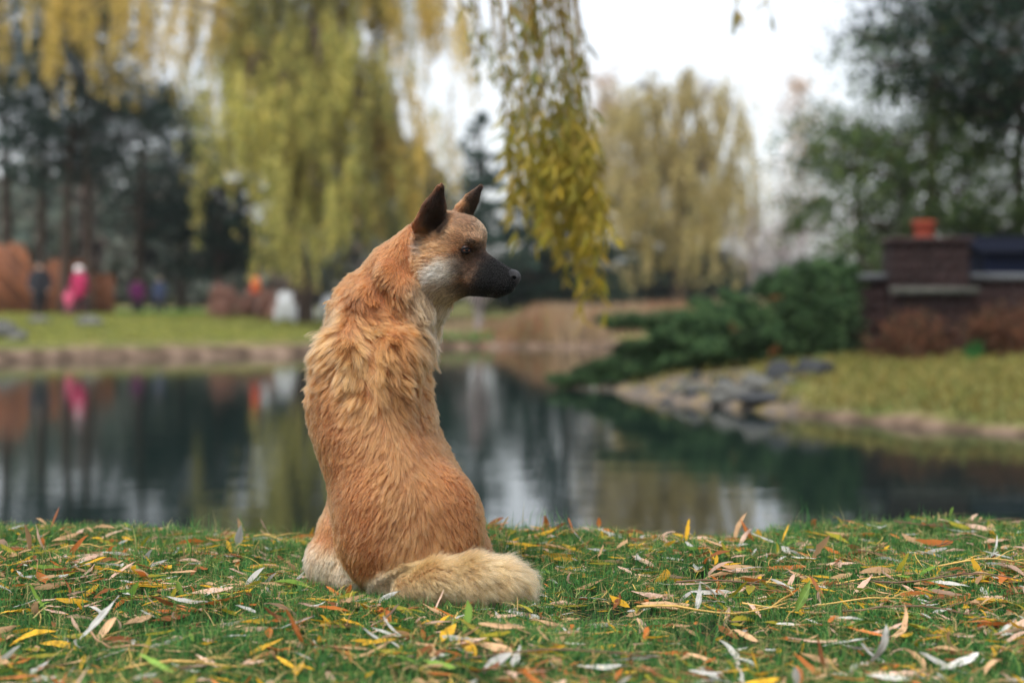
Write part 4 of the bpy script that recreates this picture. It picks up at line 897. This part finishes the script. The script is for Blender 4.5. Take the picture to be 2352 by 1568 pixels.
b = MB(); b.add(V, np.vstack([kq + [0, 1, 2, 3], kq + [3, 2, 4, 5]]), None, C_); tag(obj('dry_straw', b.mesh('dry_straw'), LEAF2), 'dry straw and broken stalks scattered through the lawn', 'straw', None, 'stuff')

TW = mat('twig', (1, 1, 1), .7, True, .2, 40)
def twig(i, px, py, Y, L_, yaw, c, label):
    rng = np.random.default_rng(500 + i); p = P(px, py, Y); p[2] = ground_at(p[0], p[1]) + .030; b = MB(); n = 9; s = np.linspace(-.5, .5, n)
    l = np.stack([s * L_, .03 * L_ * np.sin(s * 5 + i) + rng.normal(0, .004, n), .010 * np.sin(s * 6 + 2 * i)], 1); b.tube(l, np.linspace(.0022, .0010, n), 6, c)
    for k in range(3):
        q = l[rng.integers(1, n - 1)]; e = q + np.array([.05, rng.choice([-1, 1]) * .03, rng.uniform(0, .02)]) * rng.uniform(.5, 1.3); b.tube([q, (q + e) / 2 + [0, 0, .003], e], [.0012, .001, .0006], 5, c)
    o = obj('twig', b.mesh('twig'), TW, None, p, (0, 0, yaw)); tag(o, label, 'twig', 'fallen willow twigs on the lawn')
TY, TB_ = lin(190, 154, 84), lin(96, 72, 52)
for i, a in enumerate([(1980, 1340, 3.05, .42, .05, TY, 'yellow twig lying right of the tail across the grass'), (2290, 1310, 3.15, .30, -.06, TY, 'bright yellow twig at the right edge above the leaf clump'), (1790, 1345, 3.02, .45, .12, TB_, 'dark brown twig running towards the right behind the silver leaf'),
    (1900, 1400, 2.82, .34, .10, TY, 'pale straw-coloured twig just below the broad silver leaf'), (2120, 1420, 2.72, .30, -.2, TB_, 'brown twig in the right foreground below the green leaf'), (1640, 1425, 2.74, .30, .15, TY, 'straw-coloured twig in front of the broad silver leaf'), (280, 1490, 2.50, .22, -.8, lin(150, 116, 84), 'brown twig slanting in the left foreground under the silver leaf'),
    (180, 1275, 3.42, .20, .25, TY, 'thin straw twig near the bank edge at left'), (640, 1238, 3.68, .14, -.2, TY, 'short straw twig near the bank edge beside the dog'), (2200, 1220, 3.75, .35, .12, TB_, 'thin dark twig along the bank edge at far right'), (1250, 1530, 2.36, .40, .05, TB_, 'dark twig crossing the bottom foreground below the tail'), (500, 1535, 2.36, .30, .3, TY, 'straw-coloured twig at the bottom left foreground'), (2080, 1270, 3.40, .26, .3, TB_, 'forked dark twig on the grass at far right'), (2200, 1360, 2.96, .34, -.12, TB_, 'brown twig bundle below the yellow twig at the right edge')]): twig(i, *a)
# ------------------------------------------------------------------ the dog
def build_dog():
    M = 1.0 / FPX
    dog = empty('dog', P(930, 1372, 3.04), 'large tan shepherd-like dog with black muzzle sitting on the lawn, back to us', 'dog')
    base = np.array(dog.location)
    F = Field((-0.50, 2.76, -0.012), (0.10, 3.50, 0.90), 0.0036)
    # --- torso: rows of (py, left, right, depth centre, half depth)
    R = np.array([
        (655, 845, 945, 3.225, .085), (680, 808, 955, 3.215, .105), (705, 790, 950, 3.205, .125), (740, 774, 952, 3.19, .142), (790, 764, 956, 3.175, .155), (850, 736, 972, 3.155, .162),
        (916, 706, 988, 3.135, .165), (985, 714, 1006, 3.115, .165), (1040, 734, 1034, 3.10, .165), (1093, 752, 1063, 3.085, .165),
        (1130, 757, 1081, 3.075, .163), (1190, 768, 1097, 3.065, .158), (1250, 782, 1101, 3.055, .150), (1300, 805, 1092, 3.05, .135),
        (1340, 835, 1070, 3.05, .115), (1358, 870, 1035, 3.05, .085)])
    zc = CAM_Z - (R[:, 0] - PYH) * M * R[:, 3]
    cx = ((R[:, 1] + R[:, 2]) / 2 - PX0) * M * R[:, 3]; rx = (R[:, 2] - R[:, 1]) / 2 * M * R[:, 3]
    o = np.argsort(zc)
    sl, x, y, z = F.box((-0.5, 2.8, -0.01), (0.06, 3.45, 0.68))
    zz = z.ravel(); it = lambda a: np.interp(zz, zc[o], a[o]).astype(np.float32)[None, None, :]
    ex, ey = 2.25, 2.25
    q = (np.abs((x - it(cx)) / it(rx)) ** ex + np.abs((y - it(R[:, 3])) / it(R[:, 4])) ** ey) ** (1 / ex)
    d = (q - 1) * np.minimum(it(rx), it(R[:, 4])) * 0.9
    d = np.maximum(d, np.maximum(z - zc.max(), zc.min() - z))
    F.join(sl, d.astype(np.float32), 0)
    # --- neck, ruff, shoulders
    F.cone(P(868, 720, 3.18), P(985, 612, 3.13), .098, .070, .045)
    F.cone(P(838, 700, 3.17), P(905, 640, 3.14), .055, .055, .045)
    F.chain([P(890, 632, 3.075), P(925, 668, 3.062), P(955, 722, 3.070), P(958, 778, 3.085)], [.030, .030, .030, .028], .007)       # fold of the ruff where the head turns
    F.cone(P(850, 690, 3.10), P(932, 800, 3.07), .040, .045, .03)
    F.cone(P(812, 725, 3.09), P(792, 830, 3.07), .034, .046, .03)
    for p_, r_ in ((P(776, 850, 3.03), (.036, .026, .075)), (P(918, 850, 3.01), (.034, .026, .075)), (P(1030, 1200, 2.995), (.066, .058, .105)), (P(862, 1215, 2.978), (.070, .055, .105))):
        F.ell(p_, r_, None, .05)                                                # shoulder blades and haunches under the coat
    # --- head: its middle plane is turned towards the camera
    a = math.radians(20); fw = np.array([math.cos(a), -math.sin(a), 0]); sd = np.array([-math.sin(a), -math.cos(a), 0]); up = np.array([0, 0, 1.0])
    C = P(1030, 560, 3.11)
    def H(px, py, w=0.0):
        Y = 3.08
        for _ in range(3):
            t = ((px - PX0) * M * Y - C[0] + w * math.sin(a)) / math.cos(a); Y = C[1] - t * math.sin(a) - w * math.cos(a)
        return P(px, py, Y)
    u = 3.09 * M
    ax = np.array([fw, sd, up])
    tilt = math.radians(-16); fwd2 = fw * math.cos(tilt) + up * math.sin(tilt); up2 = -fw * math.sin(tilt) + up * math.cos(tilt); ax2 = np.array([fwd2, sd, up2])
    F.ell(H(1030, 556), (80 * u, .064, 68 * u), ax, .02)
    F.ell(H(1078, 540), (34 * u, .042, 34 * u), ax, .025)
    for s in (1, -1):
        F.ell(H(1009, 612, s * .040), (56 * u, .030, 46 * u), ax, .025)
        F.ell(H(1085, 552, s * .030), (20 * u, .018, 13 * u), ax, .012)          # brow
        F.ell(H(1105, 640, s * .020), (48 * u, .020, 30 * u), ax2, .018)         # flews
        F.ell(H(1150, 655, s * .013), (26 * u, .016, 22 * u), ax2, .012)
    F.cone(H(1075, 612), H(1164, 640), 50 * u, 25 * u, .02, (sd, .80))
    F.cone(H(1040, 648), H(1140, 668), 27 * u, 13 * u, .014, (sd, .9))
    F.cone(H(998, 640), P(925, 722, 3.17), .058, .074, .04)                     # throat
    F.ell(P(915, 775, 3.24), (.062, .08, .10), None, .05); F.cone(P(905, 612, 3.13), P(968, 566, 3.12), .050, .052, .03)                       # chest
    # shallow eye sockets
    for s in (1, -1):
        F.ell(H(1073, 573, s * .058), (13 * u, .012, 9 * u), ax, .008, True)
    # --- ears
    def ear(b, t, n, w, th):
        b = np.asarray(b); t = np.asarray(t); n = unit(n); v = unit(t - b); n = unit(n - v * (n @ v))
        m_ = b + (t - b) * .45
        F.cone(b, m_, w, w * .80, .010, (n, th / w)); F.cone(m_, t, w * .80, w * .33, .004, (n, th / w))
        F.cone(b + n * th * 1.1 + v * .012, t + n * th * .9 - v * .012, w * .66, w * .14, .003, (n, .62 * th / w), True)
        return b, t, v, n, w
    ears = [ear(H(984, 522, .050), H(1010, 436, .060), (.62, -.75, .05), 40 * u, .017),
            ear(H(1062, 490, -.045), H(1101, 434, -.062), (.92, -.35, .05), 31 * u, .014)]
    # --- hind legs
    F.chain([P(790, 1150, 3.10), P(778, 1225, 3.08), P(768, 1285, 3.07), P(793, 1316, 3.04)], [.034, .042, .058, .040], .014)
    F.chain([P(785, 1316, 3.05), P(828, 1332, 3.01)], [.042, .026], .014)
    F.chain([P(775, 1322, 3.08), P(752, 1330, 3.22)], [.032, .026], .012)          # foot under the thigh
    F.chain([P(1060, 1190, 3.10), P(1078, 1270, 3.08), P(1070, 1310, 3.05)], [.035, .040, .036], .03)
    F.chain([P(1072, 1318, 3.06), P(1090, 1326, 3.22)], [.034, .026], .02)
    # --- front legs: hidden behind the trunk, standing on the lawn
    for px in (835, 945):
        F.chain([P(px, 960, 3.24), P(px + 4, 1120, 3.285), P(px + 6, 1265, 3.29), P(px + 6, 1292, 3.31)], [.058, .036, .026, .028], .02)
        F.ell(P(px + 6, 1307, 3.335), (.030, .045, .022), None, .012)
    # --- tail, swept round to the right
    TA = [(895, 1350, 2.955, 16), (935, 1345, 2.915, 26), (1005, 1334, 2.885, 38), (1090, 1330, 2.875, 43), (1150, 1334, 2.88, 38), (1186, 1340, 2.89, 26)]
    TP = np.array([P(*t[:3]) for t in TA]); TR = np.array([t[3] for t in TA]) * 2.88 * M
    F.chain([P(985, 1290, 2.98)] + [TP[0]], [.03, .022], .012)
    F.chain(list(TP), list(TR), .012)
    V, Q = F.surface(); V = relax(V, Q, 2, .5)
    # normals
    T = np.vstack([Q[:, [0, 1, 2]], Q[:, [0, 2, 3]]])
    fn = np.cross(V[T[:, 1]] - V[T[:, 0]], V[T[:, 2]] - V[T[:, 0]]); ar = np.linalg.norm(fn, axis=1) / 2
    vn = np.zeros_like(V)
    for i in range(3): np.add.at(vn, T[:, i], fn)
    vn = unit(vn)

    # ---------------- coat: colour, length, growth direction at any point of the skin
    nose = H(1183, 636)
    hc = H(1035, 580)
    def px_of(p): return PX0 + p[:, 0] / p[:, 1] * FPX, PYH + (CAM_Z - p[:, 2]) / p[:, 1] * FPX
    spy = np.array([600, 672, 779, 840, 906, 977, 1030, 1095, 1161, 1240, 1330]); spx = np.array([880, 803, 800, 822, 859, 888, 909, 935, 956, 970, 975])
    def seg_dist(p, pts):
        best = np.full(len(p), 9.0); tt = np.zeros((len(p), 3)); w = np.zeros(len(p)); foot = np.zeros((len(p), 3))
        for i in range(len(pts) - 1):
            v = pts[i + 1] - pts[i]; t = np.clip(((p - pts[i]) @ v) / (v @ v), 0, 1)
            f = pts[i] + t[:, None] * v; dd = np.linalg.norm(p - f, axis=1); m = dd < best
            best[m] = dd[m]; tt[m] = unit(v); w[m] = (i + t[m]) / (len(pts) - 1); foot[m] = f[m]
        return best, tt, w, foot
    def regions(p):
        px, py = px_of(p); r = {}
        r['px'], r['py'] = px, py
        hd = np.linalg.norm((p - hc) / np.array([1.0, 1.0, .95]), axis=1)
        hx = (p - hc) @ fw
        r['head'] = sstep(.140, .086, hd + np.maximum(0, -hx - .03) * .9 - np.maximum(0, hx) * .72) * (py < 700)
        td, tt, tw, tf = seg_dist(p, TP); r['tail'] = sstep(.062, .046, td) * (p[:, 1] < 2.965) * (py > 1255); r['tt'] = tt; r['tw'] = tw; r['tf'] = tf
        e = np.zeros(len(p)); ev = np.zeros((len(p), 3)); ei = np.zeros(len(p)); et = np.zeros(len(p))
        for b, t, v, n, w in ears:
            h = (p - b) @ v; L = np.linalg.norm(t - b); dd = np.linalg.norm(p - (b + np.clip(h, 0, L)[:, None] * v), axis=1)
            m = sstep(.056, .042, dd) * sstep(-.024, -.004, h); k = m > e
            e[k] = m[k]; ev[k] = v; ei[k] = ((p - b) @ n)[k]; et[k] = (h / L)[k]
        r['ear'], r['ev'], r['ei'], r['et'] = e, ev, ei, et
        ld = seg_dist(p, np.array([P(782, 1165, 3.10), P(772, 1225, 3.08), P(768, 1285, 3.07), P(800, 1326, 3.03)]))[0]
        r['leg'] = sstep(.072, .056, ld) * sstep(1120, 1180, py) * (px < 862)
        return r
    TAN, RED, PALE, CREAM, BLACK, GREY = lin(158, 96, 54), lin(140, 80, 41), lin(194, 138, 90), lin(212, 186, 152), lin(5, 5, 5), lin(116, 98, 84)
    def blend(c, w, k): return c + (np.asarray(k) - c) * np.clip(w, 0, 1)[:, None]
    def near(px, py, X, Y, rx, ry, soft=.45):
        return sstep(1 + soft, 1 - soft, np.hypot((px - X) / rx, (py - Y) / ry))
    def coat(p, n, jit):
        r = regions(p); px, py = r['px'] + jit[:, 0] * 7, r['py'] + jit[:, 1] * 7
        xs = np.interp(py, spy, spx); c = np.tile(TAN, (len(p), 1))
        c = blend(c, np.exp(-((px - xs) / 75) ** 2) * sstep(640, 720, py) * .45, PALE)        # paler fur along the spine
        c = blend(c, near(px, py, 790, 800, 90, 90) * .2, PALE); c = blend(c, near(px, py, 900, 790, 90, 70) * .18, PALE)
        c = blend(c, near(px, py, 815, 650, 70, 45) * .65, RED); c = blend(c, near(px, py, 860, 700, 70, 40) * .4, RED)
        c = blend(c, near(px, py, 975, 930, 45, 90) * .55, RED); c = blend(c, near(px, py, 745, 930, 40, 160) * .25, RED)
        c = blend(c, near(px, py, 1010, 1130, 80, 90) * .25, RED)
        c = blend(c, near(px, py, 812, 690, 18, 22) * .7, lin(96, 62, 38))                      # dark tuft at the withers
        c = blend(c, near(px, py, 1000, 700, 70, 70) * .8, lin(176, 146, 112))                 # throat
        c = blend(c, sstep(980, 1004, px) * sstep(720, 760, py) * sstep(1000, 900, py) * .6, PALE)
        c = blend(c, r['tail'] * .92, lin(206, 154, 106)); c = blend(c, r['tail'] * sstep(.25, .0, r['tw']) * .6, CREAM)
        c = blend(c, r['leg'] * sstep(1225, 1290, py) * .9, lin(214, 184, 146)); c = blend(c, r['leg'] * sstep(1225, 1180, py) * .4, PALE)
        h = r['head']; side = (p - C) @ sd
        c = blend(c, h * .8, lin(154, 106, 68))
        c = blend(c, h * near(px, py, 1075, 505, 50, 24) * .7, lin(70, 50, 38))
        c = blend(c, h * near(px, py, 1104, 532, 18, 26) * .55, lin(168, 140, 112))
        c = blend(c, h * near(px, py, 1014 + (628 - py) * .6, 624, 42, 32, .3), lin(214, 198, 176)); c = blend(c, h * near(px, py, 1050, 540, 50, 26) * .35, lin(150, 124, 98)); c = blend(c, h * near(px, py, 1020, 672, 55, 28) * .75, lin(176, 150, 124))
        c = blend(c, h * near(px, py, 1070, 610, 42, 30) * .85, lin(74, 58, 48))
        c = blend(c, h * near(px, py, 964, 562, 13, 24) * .8, lin(120, 108, 98))
        mz = sstep(-14, 16, (px - 1082) + (py - 640) * .45 + (py < 600) * 0)
        c = blend(c, np.clip(h * 1.4, 0, 1) * mz * sstep(560, 588, py), BLACK)
        c = blend(c, h * near(px, py, 1108, 580, 20, 26) * .8, lin(36, 26, 22))
        c = blend(c, h * near(px, py, 1064, 662, 26, 16) * .8, lin(36, 28, 26))
        for (X, Y, rx_, ry_, k) in ((1080, 555, 15, 7, .9), (1069, 575, 15, 8, .9), (1090, 578, 8, 12, .8), (1044, 586, 10, 4, .6)):
            c = blend(c, h * near(px, py, X, Y, rx_, ry_, .3) * k, BLACK)
        c = blend(c, h * near(px, py, 1034, 648, 9, 5) * .8, lin(50, 36, 30)); c = blend(c, h * near(px, py, 1010, 616, 4, 4) * .7, lin(90, 74, 60))
        c = blend(c, h * near(px, py, 1003, 651, 34, 4) * .7, lin(70, 52, 40))
        c = blend(c, h * near(px, py, 1117, 545, 7, 12) * .7, BLACK)
        e = r['ear']; dk = lin(7, 6, 5)
        c = blend(c, e * sstep(-.014, -.002, r['ei']) * .95, dk); c = blend(c, e * sstep(.45, .95, r['et']) * .8, lin(26, 17, 13))
        c = blend(c, e * (r['ei'] <= -.002) * .55, lin(92, 52, 28)); c = blend(c, e * (px < 1020) * sstep(20, 9, px - np.interp(py, [428, 466, 519, 547], [1002, 958, 944, 950])) * .85, lin(104, 58, 32)); c = blend(c, e * (px > 1028) * sstep(1072, 1056, px) * sstep(436, 456, py) * .85, lin(150, 98, 60))
        return c, r
    cb, _ = coat(V, vn, np.zeros((len(V), 2)))
    body = obj('body', mesh_np('dog_body', V - base, Q, True, cb * .6), mat('dog skin', (1, 1, 1), .9, True, .2, 60, spec=.1), dog)  # coat colour darkened to stand for shade beneath the fur

    # ---------------- fur strands
    pts_all = []; rad_all = []; col_all = []; npts = 7
    cen = V[T].mean(1); rgT = regions(cen)
    dens = np.where(fn[:, 1] > .35 * 2 * ar, .35, 1.0) * (1 + 1.1 * rgT['head'] + 1.2 * rgT['ear'] + 1.0 * rgT['tail'] + .6 * rgT['leg'])
    dens *= (cen[:, 2] > .004)
    for s_ in (1, -1): dens *= np.linalg.norm(cen - H(1069 if s_ > 0 else 1085, 574.5, s_ * .052), axis=1) > .0125
    NH = 360000
    pr = ar * dens; ti = RNG.choice(len(T), NH, p=pr / pr.sum())
    b1 = RNG.random(NH); b2 = RNG.random(NH); f = b1 + b2 > 1; b1[f] = 1 - b1[f]; b2[f] = 1 - b2[f]; b0 = 1 - b1 - b2
    tr = T[ti]
    root = V[tr[:, 0]] * b0[:, None] + V[tr[:, 1]] * b1[:, None] + V[tr[:, 2]] * b2[:, None]
    nrm = unit(vn[tr[:, 0]] * b0[:, None] + vn[tr[:, 1]] * b1[:, None] + vn[tr[:, 2]] * b2[:, None])
    colr, r = coat(root, nrm, RNG.normal(size=(NH, 2)))
    px, py = r['px'], r['py']; xs = np.interp(py, spy, spx)
    # growth direction
    s = np.tanh((px - xs) / 42.0); ou = np.interp(py, [640, 720, 800, 900, 1000, 1150, 1300], [.9, 1.5, 1.35, 1.15, .80, .62, .55])
    far = np.clip(np.abs(px - xs) / 160, 0, 1)
    dirv = np.stack([s * ou * (1 - .35 * far), np.zeros(NH), -np.ones(NH) * (.55 + .45 * np.abs(s))], 1)
    # neck: from the nape towards the withers and the throat
    nk = sstep(720, 640, py) * (1 - r['head']); dirv = dirv * (1 - nk)[:, None] + nk[:, None] * np.stack([-.55 + 1.0 * sstep(880, 960, px), np.zeros(NH), -np.ones(NH) * .8], 1)
    thr = sstep(965, 1010, px) * sstep(820, 740, py); dirv = dirv * (1 - thr)[:, None] + thr[:, None] * np.array([-.25, 0, -1.0])
    hdv = unit(root - nose) + np.array([0, 0, -.25]) + .3 * nrm; h = r['head'][:, None]; dirv = dirv * (1 - h) + hdv * h
    fh = (r['head'] * sstep(570, 520, py))[:, None]; dirv = dirv * (1 - fh) + fh * np.array([-.75, .1, .5])
    e = r['ear'][:, None]; dirv = dirv * (1 - e) + (r['ev'] + .25 * nrm) * e
    tl = r['tail'][:, None]; rad_t = unit(root - r['tf']); dirv = dirv * (1 - tl) + (r['tt'] * .55 + rad_t * .25 + np.array([0, -.05, -.28])) * tl
    lg = r['leg'][:, None]; dirv = dirv * (1 - lg) + np.array([-.15, -.1, -1.0]) * lg
    # length and lift
    ln = np.interp(py, [600, 650, 710, 790, 880, 980, 1100, 1250, 1340], [.013, .018, .032, .046, .042, .030, .025, .029, .024])
    ln *= 1 - .50 * sstep(35, 120, np.abs(px - xs)) * sstep(800, 920, py)
    lift = .16 + .05 * sstep(960, 840, py)
    ln = ln * (1 - r['head']) + r['head'] * np.interp((root - nose) @ -fw, [0, .04, .08, .13, .2], [.002, .004, .008, .014, .020])
    lift = lift * (1 - r['head']) + .22 * r['head']
    ln = ln * (1 - r['ear']) + r['ear'] * .007; ln += r['ear'] * sstep(.35, .1, r['et']) * .008
    ln = ln * (1 - r['tail']) + r['tail'] * np.interp(r['tw'], [0, .25, .5, .85, 1], [.014, .024, .032, .034, .034]); lift = lift * (1 - r['tail']) + .80 * r['tail']
    ln = ln * (1 - r['leg']) + r['leg'] * .017; lift += r['leg'] * .06
    ln *= sstep(.008, .034, np.linalg.norm(root - H(1066, 574.5, .052), axis=1)) * .75 + .25
    ln *= RNG.uniform(.65, 1.2, NH)
    ln = np.where(root[:, 2] < .015, np.minimum(ln, .012), ln)
    dirv = unit(dirv); dirv = unit(dirv - nrm * (dirv * nrm).sum(1)[:, None])
    # clumps: every strand leans towards its guide, and the guides go their own ways
    def clump(n, spread, lsp):
        gi = RNG.choice(NH, n, replace=False); kd = kdtree.KDTree(n)
        for k, i in enumerate(gi): kd.insert(root[i], k)
        kd.balance(); own = np.fromiter((kd.find(p)[1] for p in root), int, NH)
        gd = RNG.normal(0, 1, (n, 3)) * spread; gl = RNG.normal(0, lsp, n); gs = RNG.uniform(-1, 1, n)
        return gi[own], gd[own], gl[own], gs[own]
    g1, d1, l1, s1 = clump(46000, .15, .12)
    g2, d2, l2, s2 = clump(2600, .11, .08)
    loose = 1 - .6 * np.clip(r['head'] + r['ear'], 0, 1)
    sh = sstep(640, 700, py) * sstep(960, 860, py) * (1 - r['head'])                       # ruffled over the shoulders
    dv = dirv + (d1 * (.75 + .7 * sh)[:, None] + d2 * (.9 + 1.3 * sh)[:, None]) * loose[:, None] + RNG.normal(0, .09, (NH, 3))
    dv = unit(dv - nrm * np.minimum(0, (dv * nrm).sum(1))[:, None])
    ln = ln * np.clip(1 + l1 + l2, .5, 1.6)
    lift = np.clip(lift + (.10 * s1 + (.10 + .14 * sh) * s2) * loose, .06, .9)
    t = np.linspace(0, 1, npts)
    up_ = lift[:, None] * (t - .35 * t * t)                                                  # rises, then lies over
    cv = root[:, None] + ln[:, None, None] * (dv[:, None] * (t * (1 - .25 * lift[:, None]))[:, :, None] + nrm[:, None] * up_[:, :, None])
    cv[:, :, 2] -= (ln[:, None] * .10 * t ** 2) * (1 - r['head'])[:, None]
    gp = cv[g1]; amt = ((.52 - .22 * r['head'] - .48 * r['tail']) * (1 + .2 * sh))[:, None] * t ** 1.7
    sep = np.linalg.norm(root - root[g1], axis=1); amt *= (sep < .03)[:, None]
    off = (root[g1] - root)[:, None] * 1.0
    cv2 = cv + (gp - cv) * amt[:, :, None] * np.minimum(1.0, (sep < .03))[:, None, None]
    g2p = cv2[g2]; sep2 = np.linalg.norm(root - root[g2], axis=1); am2 = (.42 * sh)[:, None] * t ** 1.3 * (sep2 < .05)[:, None]
    cv3 = cv2 + (g2p - cv2) * am2[:, :, None]
    cv3 += RNG.normal(0, 1, (NH, npts, 3)) * (t * .0006)[None, :, None]
    cv3[:, :, 2] = np.maximum(cv3[:, :, 2], .002)
    wid = np.interp(t, [0, .5, 1], [1.0, .8, .15])
    rr = (.00032 * (1 + .25 * r['tail']) * RNG.uniform(.7, 1.3, NH))[:, None] * wid
    rr *= (1 + .15 * r['head'])[:, None]
    tone = (1 + .20 * s1 + (.10 + .16 * sh) * s2) * RNG.uniform(.78, 1.22, NH) * (1 + r['head'] * (RNG.normal(0, .24, NH) + .22 * s1))  # raised clumps lighter, low ones darker: ridge shading put into the colour
    tone *= np.where((RNG.random(NH) < .12) & (r['tail'] < .5), RNG.uniform(.35, .7, NH), 1.0)          # darker guard hairs
    grad = np.interp(t, [0, .45, 1], [.30, .88, 1.24])  # roots darkened, tips lightened: shade in the gaps is painted
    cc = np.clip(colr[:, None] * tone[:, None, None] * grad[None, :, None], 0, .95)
    hc_ = bpy.data.hair_curves.new('dog_fur'); hc_.add_curves([npts] * NH)
    hc_.attributes['position'].data.foreach_set('vector', (cv3 - base).astype(np.float32).ravel())
    ra = hc_.attributes.get('radius') or hc_.attributes.new('radius', 'FLOAT', 'POINT')
    ra.data.foreach_set('value', rr.astype(np.float32).ravel())
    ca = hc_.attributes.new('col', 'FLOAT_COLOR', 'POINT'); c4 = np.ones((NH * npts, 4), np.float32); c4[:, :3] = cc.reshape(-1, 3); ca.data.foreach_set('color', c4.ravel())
    m, N, L, b = nodes('dog fur'); N.remove(b)
    at = N.new('ShaderNodeAttribute'); at.attribute_name = 'col'
    hb = N.new('ShaderNodeBsdfHairPrincipled'); hb.model = 'CHIANG'; hb.parametrization = 'COLOR'
    L.new(at.outputs['Color'], hb.inputs['Color']); hb.inputs['IOR'].default_value = 1.34; hb.inputs['Roughness'].default_value = .42; hb.inputs['Radial Roughness'].default_value = .6
    L.new(hb.outputs[0], N['Material Output'].inputs['Surface'])
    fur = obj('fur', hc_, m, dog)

    # ---------------- whiskers, eyes, nose
    wk = MB()
    for k in range(14):
        p0 = H(1085 + 6.5 * k, 672 + 3 * math.sin(k * 2.1), .030 - .0012 * k)
        dr = unit(np.array([RNG.uniform(-.5, .5), RNG.uniform(-.4, .1), -1])); L_ = RNG.uniform(.015, .05)
        tt = np.linspace(0, 1, 5)[:, None]; wk.tube(p0 + dr * L_ * tt + np.array([-.006, 0, 0]) * tt ** 2 - base, [.00022, .0002, .00017, .00013, .00006], 4, (.02, .02, .02))
    obj('whiskers', wk.mesh('whiskers'), mat('whisker', (1, 1, 1), .5, True, 0), dog)
    def ball(c, rad, n=24, m_=14, sc=(1, 1, 1), A=None):
        th = np.linspace(0, math.pi, m_); ph = np.linspace(0, 2 * math.pi, n, endpoint=False)
        V_ = np.stack([np.outer(np.cos(th), np.ones(n)), np.outer(np.sin(th), np.cos(ph)), np.outer(np.sin(th), np.sin(ph))], -1).reshape(-1, 3) * rad * np.array(sc)
        if A is not None: V_ = V_ @ A
        i = np.arange(m_ - 1)[:, None] * n; j = np.arange(n)[None]; j2 = (j + 1) % n
        return V_ + c, np.stack([i + j, i + n + j, i + n + j2, i + j2], -1).reshape(-1, 4), np.repeat(th, n)
    lidm = mat('eyelid skin', tuple(lin(16, 13, 13)), .6, False, .2, 200, spec=.08); wetm = mat('eye', (1, 1, 1), .03, True, .05, 300, spec=.28)
    for s in (1, -1):
        look = unit(sd * s * .80 + fw * .62 + up * .02); A = np.array([look, unit(np.cross(up, look)), np.cross(look, unit(np.cross(up, look)))])
        c0 = H(1069 if s > 0 else 1085, 574.5, s * .0480)
        v_, q_, th_ = ball(c0, .0112, A=A)
        v_, q_, th_ = ball(c0, .0108, 28, 20, A=A)
        cc_ = np.where((th_ < .34)[:, None], [.004, .003, .003], np.where((th_ < .80)[:, None], lin(104, 58, 38), np.where((th_ < .95)[:, None], [.010, .008, .008], lin(40, 34, 32))))
        ey = obj('eye', mesh_np('eye', v_ - base, q_, True, cc_), wetm, dog)
        lid = MB()
        for sg in (1, -1):
            ph = np.linspace(-1.25, 1.25, 15)
            e2 = np.cross(look, A[1])
            el = np.where(sg > 0, .36, .50)
            P_ = np.array([c0 + .0114 * unit(look * math.cos(q_1) * math.cos(el_) + A[1] * math.sin(q_1) + up * sg * math.sin(el_) * math.cos(q_1)) for q_1, el_ in ((x_, float(el) * math.cos(x_ * .95) + .02) for x_ in ph)])
            lid.tube(P_ - base, .0026 * np.interp(np.abs(ph), [0, 1.25], [1, .45]), 8)
        obj('eyelid', lid.mesh('eyelid'), lidm, ey)
    NF = Field(nose - .035, nose + .035, .0011)
    ndir = unit(fw + up * -.05); nu = unit(up - ndir * (up @ ndir)); NA = np.array([ndir, sd, nu])
    nc = H(1179, 637)
    NF.ell(nc, (.0165, .0175, .0150), NA, 0); NF.ell(nc + nu * .006 - ndir * .005, (.016, .0150, .011), NA, .006); NF.ell(nc - nu * .011, (.012, .008, .010), NA, .006)
    for s in (1, -1):
        NF.ell(nc + sd * s * .0120 + ndir * .006 - nu * .001, (.0050, .0070, .0042), NA, .002, True)
        NF.cone(nc + sd * s * .013 + ndir * .004 - nu * .001, nc + sd * s * .019 - ndir * .009 - nu * .005, .0035, .0018, .0015, None, True)
    NF.cone(nc + ndir * .018 + nu * .004, nc + ndir * .014 - nu * .018, .0011, .0011, .001, None, True)
    vN, qN = NF.surface(); vN = relax(vN, qN, 2, .4)
    obj('nose', mesh_np('nose', vN - base, qN, True), mat('nose leather', tuple(lin(20, 19, 22)), .42, False, .25, 300, bump=.5, bscale=900), dog)
    return dog
dog = build_dog()
